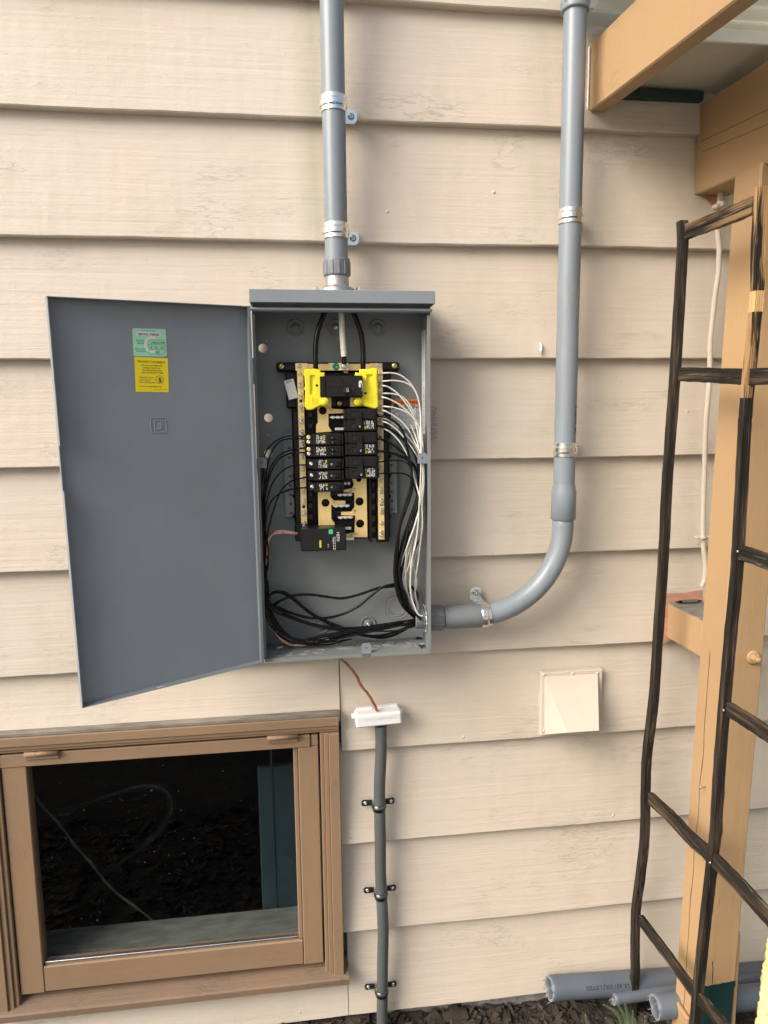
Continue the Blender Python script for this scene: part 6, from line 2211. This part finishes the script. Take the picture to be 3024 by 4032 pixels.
for q in (k7(1234, 148), k7(1390, 142), k7(1524, 140), k7(1233, 452), k7(1540, 434)):
    p = P(*q, 1.629)
    MB().lathe([(0.0001, 0.0022), (0.003, 0.0018), (0.0042, 0)], (p.x, -0.006, p.z), (0, -1, 0), 12).build('rivet', M['cream'], vent)

# ------------------------------------------------------------------ painted cable beside the post
cab = thing('painted_cable', P(2850, 2200, 1.62), 'cream painted cable running down the siding beside the post', 'cable')
pth = [P(*k2(x, y_), 1.617) for x, y_ in ((1075, 130), (1066, 220), (1050, 300), (1042, 420), (1050, 560), (1062, 680), (1058, 800), (1054, 920), (1034, 1060), (1012, 1230), (992, 1420), (976, 1600), (972, 1780), (970, 1950))]
pth += [P(*k3(x, y_), 1.617) for x, y_ in ((952, 180), (935, 400), (925, 620), (920, 850), (912, 1100), (906, 1300), (905, 1450), (908, 1600), (922, 1720), (928, 1830), (916, 1930), (890, 1990))]
sp_ = spline(pth, 6)
MB().tube(sp_, [0.0060 + 0.0006 * mnoise.noise(Vector((i * 0.3, 0, 0))) for i in range(len(sp_))], 12).build('sheath', M['cream'], cab, recalc=False)
c = P(*k2(1048, 275), 1.610)
MB().obox(c, ((1, 0, 0.3), (0, 1, 0), (-0.3, 0, 1)), (0.012, 0.010, 0.006), 0.004).tube([c + Vector((0.016, -0.004, 0.006)), c + Vector((0.0, -0.010, 0.002))], 0.006, 10).build('clip', M['cream'], cab)
c = P(*k3(902, 1516), 1.612)
MB().box(c.x - 0.017, c.x + 0.017, c.y - 0.002, c.y + 0.010, c.z - 0.003, c.z + 0.003, 0.0015).tube([c + Vector((-0.007, -0.004, 0)), c + Vector((0.007, -0.004, 0))], 0.0042, 10).build('clip', M['cream'], cab)

# pen on the stub beam
a, b_ = PZ(*k4(797, 127), SZ1 + 0.005), PZ(*k4(1028, 117), SZ1 + 0.005)
a.y = b_.y = -0.012
a.x, b_.x = P(*k4(797, 127), CAM_D - 0.012).x, P(*k4(1028, 117), CAM_D - 0.012).x
pen = thing('marker_pen', ((a.x + b_.x) / 2, -0.012, SZ1), 'small dark grey pen lying on top of the stub beam', 'pen')
L_ = b_.x - a.x
zc_ = SZ1 + 0.0052
MB().lathe([(0.0001, L_ * 0.22), (0.0046, L_ * 0.22), (0.0050, L_ * 0.26), (0.0050, L_ * 0.80), (0.0044, L_ * 0.83), (0.0001, L_ * 0.83)], (a.x, -0.012, zc_), (1, 0, 0), 8, smooth=False).build('barrel', M['pen'], pen)
MB().lathe([(0.0001, 0), (0.0016, 0.0), (0.0016, L_ * 0.07), (0.0028, L_ * 0.09), (0.0042, L_ * 0.22)], (a.x, -0.012, zc_), (1, 0, 0), 12).build('tip', M['wire_black'], pen)
MB().lathe([(0.0042, L_ * 0.83), (0.0026, L_ * 0.92), (0.0014, L_), (0.0001, L_)], (a.x, -0.012, zc_), (1, 0, 0), 12).build('end_cap', M['wire_black'], pen)

# small white wall plug on the siding
c = P(2130, 1372, CAM_D - 0.001)
pl_ = thing('wall_plug', c, 'tiny white plastic plug on the siding between panel and right conduit', 'wall plug')
MB().tube([c + Vector((0, 0.004, 0.012)), c + Vector((0, -0.003, 0.006)), c + Vector((0, -0.003, -0.014))], [0.002, 0.0026, 0.0016], 8).build('stem', M['white_pl'], pl_)
MB().lathe([(0.0001, 0.002), (0.0042, 0.0015), (0.0042, 0)], c + Vector((0.0, -0.002, -0.003)), (0, -1, 0), 10).build('head', M['white_pl'], pl_)

# ================================================================== TRELLIS
XT = 0.85
tre = thing('trellis', (XT, -0.2, 0), 'charred black wooden ladder trellis leaning in front of the tan post', 'trellis')


def stile(rows, tx, ty, ms, name='stile', grooves=False, ext=None, matfn=None):
    path = []
    for (u0, u1, v) in rows:
        path.append(PX((u0 + u1) / 2, v, XT))
    if ext:
        path.append(path[-1] + (path[-1] - path[-3]).normalized() * ext)
    sp_ = spline(path, 5)
    n = len(sp_)
    if grooves:
        prof = [(-tx, -ty * 0.1), (-tx, ty), (tx, ty), (tx, -ty)]
        # grooved front edge
        fr = []
        k = 4
        for i in range(k):
            xa = tx - (2 * tx * 0.95) * i / k
            fr += [(xa, -ty), (xa - tx * 0.30, -ty), (xa - tx * 0.33, -ty + 0.0022), (xa - tx * 0.45, -ty + 0.0022)]
        prof = [(-tx, -ty), (-tx, ty), (tx, ty)] + fr
    else:
        prof = [(-tx, -ty + 0.0006), (-tx, ty), (tx, ty), (tx, -ty + 0.0006), (tx - 0.0006, -ty), (tx * 0.3, -ty), (tx * 0.22, -ty + 0.0014), (tx * 0.12, -ty), (-tx * 0.45, -ty), (-tx * 0.55, -ty + 0.0012), (-tx * 0.65, -ty), (-tx + 0.0006, -ty)]
    mats = [matfn(sp_[i].z) for i in range(n - 1)] if matfn else None
    return MB().sweep(sp_, prof, (1, 0, 0), (0, 1, 0), 0, False, mats, 0.035).build(name, ms, tre)


rowsL = [(2668, 2705, 871), (2664, 2713, 944), (2653, 2707, 1107), (2642, 2695, 1310), (2630, 2681.5, 1514), (2616, 2666, 1703), (2602, 2651, 1907), (2591, 2643, 2110), (2582, 2627, 2314), (2567, 2612, 2526), (2551, 2598, 2752), (2526, 2569, 2978),
         (2521.6, 2563.7, 3114), (2516, 2561, 3295), (2499, 2546, 3447), (2483, 2528, 3570), (2480, 2521.6, 3694), (2480, 2523, 3817), (2472, 2520, 3879), (2463, 2515, 3971), (2460, 2509, 4032)]
rowsR = [(2969, 3024, 738), (2960, 3012, 944), (2955, 3006, 1147), (2950, 2998, 1229), (2925, 2982, 1432), (2910, 2967, 1595), (2904, 2957, 1703), (2894, 2947, 1907), (2884, 2935, 2110), (2868, 2923, 2314), (2847, 2901, 2526), (2829, 2881, 2752), (2811, 2861, 2978), (2797, 2847, 3204), (2792, 2840, 3295),
         (2779, 2830, 3385), (2759, 2809, 3570), (2741, 2787, 3755), (2721, 2768, 3941), (2713, 2759, 4032)]
stile(rowsL, 0.0088, 0.0095, [M['char_x']], ext=0.06)
zt1, zt2 = PX(2950, 1140, XT).z, PX(2950, 1229, XT).z


def mR(z):
    if zt2 < z < zt1:
        return 2
    if z > PX(2920, 1560, XT).z:
        return 1
    return 0


stile(rowsR, 0.0082, 0.0090, [M['char_x'], M['char_tan'], M['bare_pine']], grooves=True, ext=0.30, matfn=mR)
# third stile of the next bay, just outside the view
o_ = PX(3024, 1480, XT)
MB().sweep([Vector((XT, -0.60, 2.1)), Vector((XT, -0.585, 1.0)), Vector((XT, -0.56, -0.06))], [(-0.008, -0.009), (-0.008, 0.009), (0.008, 0.009), (0.008, -0.009)], (1, 0, 0), (0, 1, 0)).build('stile', M['char_x'], tre)


def rail_t(pts, h, m, ty=0.006):
    P3 = [PX(u, v, XT) for u, v in pts]
    sp_ = spline(P3, 6)
    hz = h / 2
    prof = [(-ty, -hz + 0.0007), (-ty, -hz * 0.25), (-ty + 0.0012, -hz * 0.2), (-ty, -hz * 0.12), (-ty, hz * 0.45), (-ty + 0.001, hz * 0.5), (-ty, hz * 0.56), (-ty, hz - 0.0007), (-ty + 0.0007, hz), (ty, hz), (ty, -hz), (-ty + 0.0007, -hz)]
    MB().sweep(sp_, prof, (1, 0, 0), (0, 0, 1), 0, False, None, 0.05).build('rail', m, tre)


def far(u, v, u2, v2):                     # carry a rail on to the next stile
    a, b_ = PX(u, v, XT), PX(u2, v2, XT)
    t = (-0.585 - a.y) / (b_.y - a.y)
    return a + (b_ - a) * t


def rail3(pts3, h, m, ty=0.006):
    sp_ = spline(pts3, 6)
    hz = h / 2
    prof = [(-ty, -hz + 0.0007), (-ty, -hz * 0.25), (-ty + 0.0012, -hz * 0.2), (-ty, -hz * 0.12), (-ty, hz * 0.45), (-ty + 0.001, hz * 0.5), (-ty, hz * 0.56), (-ty, hz - 0.0007), (-ty + 0.0007, hz), (ty, hz), (ty, -hz), (-ty + 0.0007, -hz)]
    MB().sweep(sp_, prof, (1, 0, 0), (0, 0, 1), 0, False, None, 0.05).build('rail', m, tre)


rail_t([(2706, 912), (2790, 880), (2880, 845), (2972, 806)], 0.031, M['char_ytan'])
a, b_ = (2682, 1474), (2925, 1483)
rail3([PX(*a, XT), PX(2780, 1477, XT), PX(*b_, XT), PX(3020, 1481, XT), PX(3020, 1481, XT) + Vector((0, -0.13, -0.004))], 0.030, M['char_y'])
rail3([PX(2560, 3142, XT), PX(2640, 3215, XT), PX(2720, 3300, XT), PX(2800, 3372, XT), PX(2910, 3482, XT), PX(3024, 3607, XT), far(2910, 3482, 3024, 3607)], 0.030, M['char_y'])
rail3([PX(2524, 3622, XT), PX(2620, 3750, XT), PX(2725, 3893, XT), PX(2839, 4027, XT), far(2725, 3893, 2839, 4027)], 0.027, M['char_y'])
rail3([PX(2920, 2176, XT), PX(2975, 2194, XT), PX(3024, 2212, XT), far(2920, 2176, 3024, 2212)], 0.027, M['char_y'])
rail3([PX(2868, 2790, XT), PX(2940, 2836, XT), PX(3024, 2890, XT), far(2868, 2790, 3024, 2890)], 0.027, M['char_y'])
for (u, v) in ((2848, 2797), (2795, 3397), k3(1237, 1650)):
    p = PX(u, v, XT - 0.009)
    MB().lathe([(0.0001, 0.001), (0.0024, 0.0008), (0.0026, -0.001)], p, (-1, 0, 0), 10).build('nail', M['zinc_dull'], tre)

# ================================================================== LOOSE THINGS ON THE GROUND
def loose_pipe(p0, p1, R, label, ragged=0.004, txt=None, thick=0.0042):
    p0, p1 = Vector(p0), Vector(p1)
    ax = (p1 - p0).normalized()
    th = thing('plastic_pipe', p0, label, 'pipe', 'grey pipes lying on the mulch')
    ref = Vector((0, 0, 1))
    u = (ref - ax * ref.dot(ax)).normalized()
    w_ = ax.cross(u)
    n = 40
    L_ = (p1 - p0).length
    mb = MB()
    rows = []
    for (h, r) in ((0.0, R), (0.01, R), (L_, R), (L_, R - thick), (0.01, R - thick), (0.0, R - thick)):
        row = []
        for k in range(n):
            a = 2 * math.pi * k / n
            j = 0
            if h == 0.0:
                j = ragged * mnoise.noise(Vector((math.cos(a) * 2, math.sin(a) * 2, R * 99))) + ragged * 0.4 * mnoise.noise(Vector((math.cos(a) * 9, math.sin(a) * 9, 3)))
            row.append(p0 + ax * (h + j) + (u * math.cos(a) + w_ * math.sin(a)) * r)
        rows.append(row)
    pts = [p for r in rows for p in r]
    fs = []
    for i in range(len(rows)):
        i2 = (i + 1) % len(rows)
        for k in range(n):
            fs.append((i * n + k, i * n + (k + 1) % n, i2 * n + (k + 1) % n, i2 * n + k))
    for i in range(len(rows)):
        mb.add([], [])
    o0 = len(mb.v)
    mb.v += pts
    for idx, f in enumerate(fs):
        mb.f.append(list(f))
        seg = idx // n
        mb.m.append(1 if seg in (2, 5) else 0)
        mb.s.append(seg not in (2, 5))
    mb.build('tube', [M['pvc_dusty_shaded'], M['pvc_cut']], th, recalc=True)
    # shavings still hanging at the sawn end
    mb = MB()
    rr = random.Random(int(R * 1e5))
    for k in range(16):
        a = rr.uniform(0, 6.28)
        q = p0 + (u * math.cos(a) + w_ * math.sin(a)) * (R - thick * rr.uniform(0, 1))
        mb.tube([q, q + ax * -rr.uniform(0.002, 0.009) + Vector((0, 0, -rr.uniform(0, 0.006)))], 0.0007, 4)
    mb.build('saw_shavings', M['pvc_cut'], th, recalc=False)
    if txt:
        V, F = text_geo(txt)
        size = 0.0135
        ang0 = rad(txt_ang)
        pts = []
        for p in V:
            a = ang0 + (p[1] - 0.3) * size / R
            h = txt_pos - p[0] * size * 1.05
            pts.append(p0 + ax * h + (u * math.cos(a) + w_ * math.sin(a)) * (R + 0.0003))
        MB().add(pts, F).build('printed_text', M['ink'], th, recalc=False)
    return th


txt_ang, txt_pos = 0, 0
pA, pB = P(*k5(262, 1120), 1.598), P(*k5(1110, 1063), 1.598)
dirp = (pB - pA).normalized()
R1 = 0.0300
txt_ang, txt_pos = 58, (pB - pA).length * (738 - 262) / (1110 - 262)
loose_pipe(pA, pA + dirp * 1.25, R1, 'longest grey pipe lying against the wall base with printed lettering', txt='UL 651 (UL) LISTED')
pA2 = P(*k5(672, 1188), 1.565)
loose_pipe(pA2, pA2 + Vector((0.9, 0.01, 0.012)), 0.0150, 'thin grey pipe tucked under the long pipe by the trellis foot', 0.001, thick=0.003)
pA3 = P(*k5(935, 1240), 1.47)
loose_pipe(pA3, pA3 + Vector((0.75, -0.02, 0.004)), 0.0285, 'short grey pipe with open end poking out beside the post', 0.003)
pA4 = P(*k5(1380, 1090), 1.585)
# dry leaves
def dry_leaf(px, d, ang, L_, W_, label, m, lift=0.012, curl=0.5):
    c = P(*px, d)
    c.z = soil_z(c.x, c.y) + lift
    mb = MB()
    n, k = 12, 7
    pts = []
    ca, sa = math.cos(ang), math.sin(ang)
    for i in range(n + 1):
        t = i / n
        wv = W_ * math.sin(math.pi * min(1, t * 1.02)) ** 0.8 * (1 + 0.25 * mnoise.noise(Vector((i * 1.1, L_ * 90, 0)))) * (1 - 0.3 * t)
        for j in range(k):
            s = (j / (k - 1)) * 2 - 1
            x = (t - 0.5) * L_
            y = s * wv
            z = curl * abs(s) ** 1.5 * wv + 0.006 * mnoise.noise(Vector((i * 0.7, j * 0.9, L_ * 50))) + 0.3 * curl * x * x / L_ * 4 + 0.02 * t * curl
            pts.append((c.x + x * ca - y * sa, c.y + x * sa + y * ca, c.z + z))
    mb.add(pts, [(i * k + j, i * k + j + 1, (i + 1) * k + j + 1, (i + 1) * k + j) for i in range(n) for j in range(k - 1)], 0, True)
    o = mb.build('dry_leaf', m, recalc=False)
    md = o.modifiers.new('thickness', 'SOLIDIFY')
    md.thickness = 0.0006
    return tag(o, label, 'leaf', 'dry leaves on the mulch')


dry_leaf(k5(48, 1300), 1.47, 1.0, 0.062, 0.022, 'curled reddish brown leaf lying on the mulch below the bare wall', M['leaf'], 0.008, 0.8)
dry_leaf(k5(545, 1285), 1.46, 2.1, 0.095, 0.022, 'long pale curled dry leaf beside the green shoots', M['leaf_pale'], 0.014, 0.9)
dry_leaf((1705, 4020), 1.50, 0.3, 0.03, 0.009, 'small brown leaf fragment on the mulch near the flexible conduit', M['leaf'], 0.008, 0.6)

# green shoots in front of the trellis foot
sh = thing('green_shoots', P(*k5(770, 1348), 1.40), 'clump of pale green strap-shaped shoots at the trellis foot', 'plant')


def blade(pts, w_, d):
    P3 = spline([P(*k5(x, y_), d - 0.01 * i) for i, (x, y_) in enumerate(pts)], 5)
    mb = MB()
    n = len(P3)
    V = []
    for i, p in enumerate(P3):
        t = i / (n - 1)
        tg = (P3[min(i + 1, n - 1)] - P3[max(i - 1, 0)]).normalized()
        sd_ = tg.cross(Vector((0, -1, 0.2))).normalized()
        ww = w_ * (1 - t ** 2.5) + 0.0004
        V += [p - sd_ * ww, p + Vector((0, 0.0022, 0)), p + sd_ * ww]
    mb.add(V, [(i * 3 + k, i * 3 + k + 1, (i + 1) * 3 + k + 1, (i + 1) * 3 + k) for i in range(n - 1) for k in range(2)], 0, True)
    o = mb.build('blade', M['grass'], sh, recalc=False)
    md = o.modifiers.new('thickness', 'SOLIDIFY')
    md.thickness = 0.0008


blade([(735, 1420), (725, 1340), (690, 1275), (640, 1240), (610, 1228)], 0.0042, 1.44)
blade([(765, 1420), (755, 1330), (735, 1280), (706, 1230)], 0.0045, 1.43)
blade([(775, 1420), (772, 1330), (760, 1270), (748, 1225)], 0.0045, 1.42)
blade([(800, 1420), (800, 1330), (797, 1265)], 0.0040, 1.42)
blade([(700, 1420), (680, 1370), (650, 1330), (625, 1310)], 0.0042, 1.41)
blade([(825, 1420), (822, 1360), (812, 1315)], 0.0038, 1.41)
blade([(520, 1420), (510, 1350), (495, 1290)], 0.0045, 1.42)
blade([(885, 1420), (880, 1350), (876, 1300)], 0.0030, 1.42)

# lichen-covered branch close to the viewer at the lower right
D0 = 1.02
bpth = [P(u, v, D0) for u, v in ((3120, 3440), (3082, 3640), (3056, 3780), (3036, 3900), (3020, 4032), (3010, 4200))]
br = MB()
sp_ = spline(bpth, 14)
n = 16
pts = []
for i, p in enumerate(sp_):
    tg = (sp_[min(i + 1, len(sp_) - 1)] - sp_[max(i - 1, 0)]).normalized()
    u = tg.cross(Vector((0, 1, 0))).normalized()
    w_ = tg.cross(u)
    for k in range(n):
        a = 2 * math.pi * k / n
        q = u * math.cos(a) + w_ * math.sin(a)
        r = 0.0165 * (1 + 0.30 * mnoise.noise(Vector((q.x * 1.5, q.y * 1.5, i * 0.22))) + 0.22 * mnoise.noise(Vector((q.x * 4, q.z * 4 + q.y * 3, i * 0.7))))
        pts.append(p + q * r)
br.add(pts, [(i * n + k, i * n + (k + 1) % n, (i + 1) * n + (k + 1) % n, (i + 1) * n + k) for i in range(len(sp_) - 1) for k in range(n)] + [tuple(range(n)), tuple((len(sp_) - 1) * n + k for k in range(n))], 0, True)
tag(br.build('branch', M['lichen']), 'yellow lichen covered branch close by at the lower right edge', 'branch')
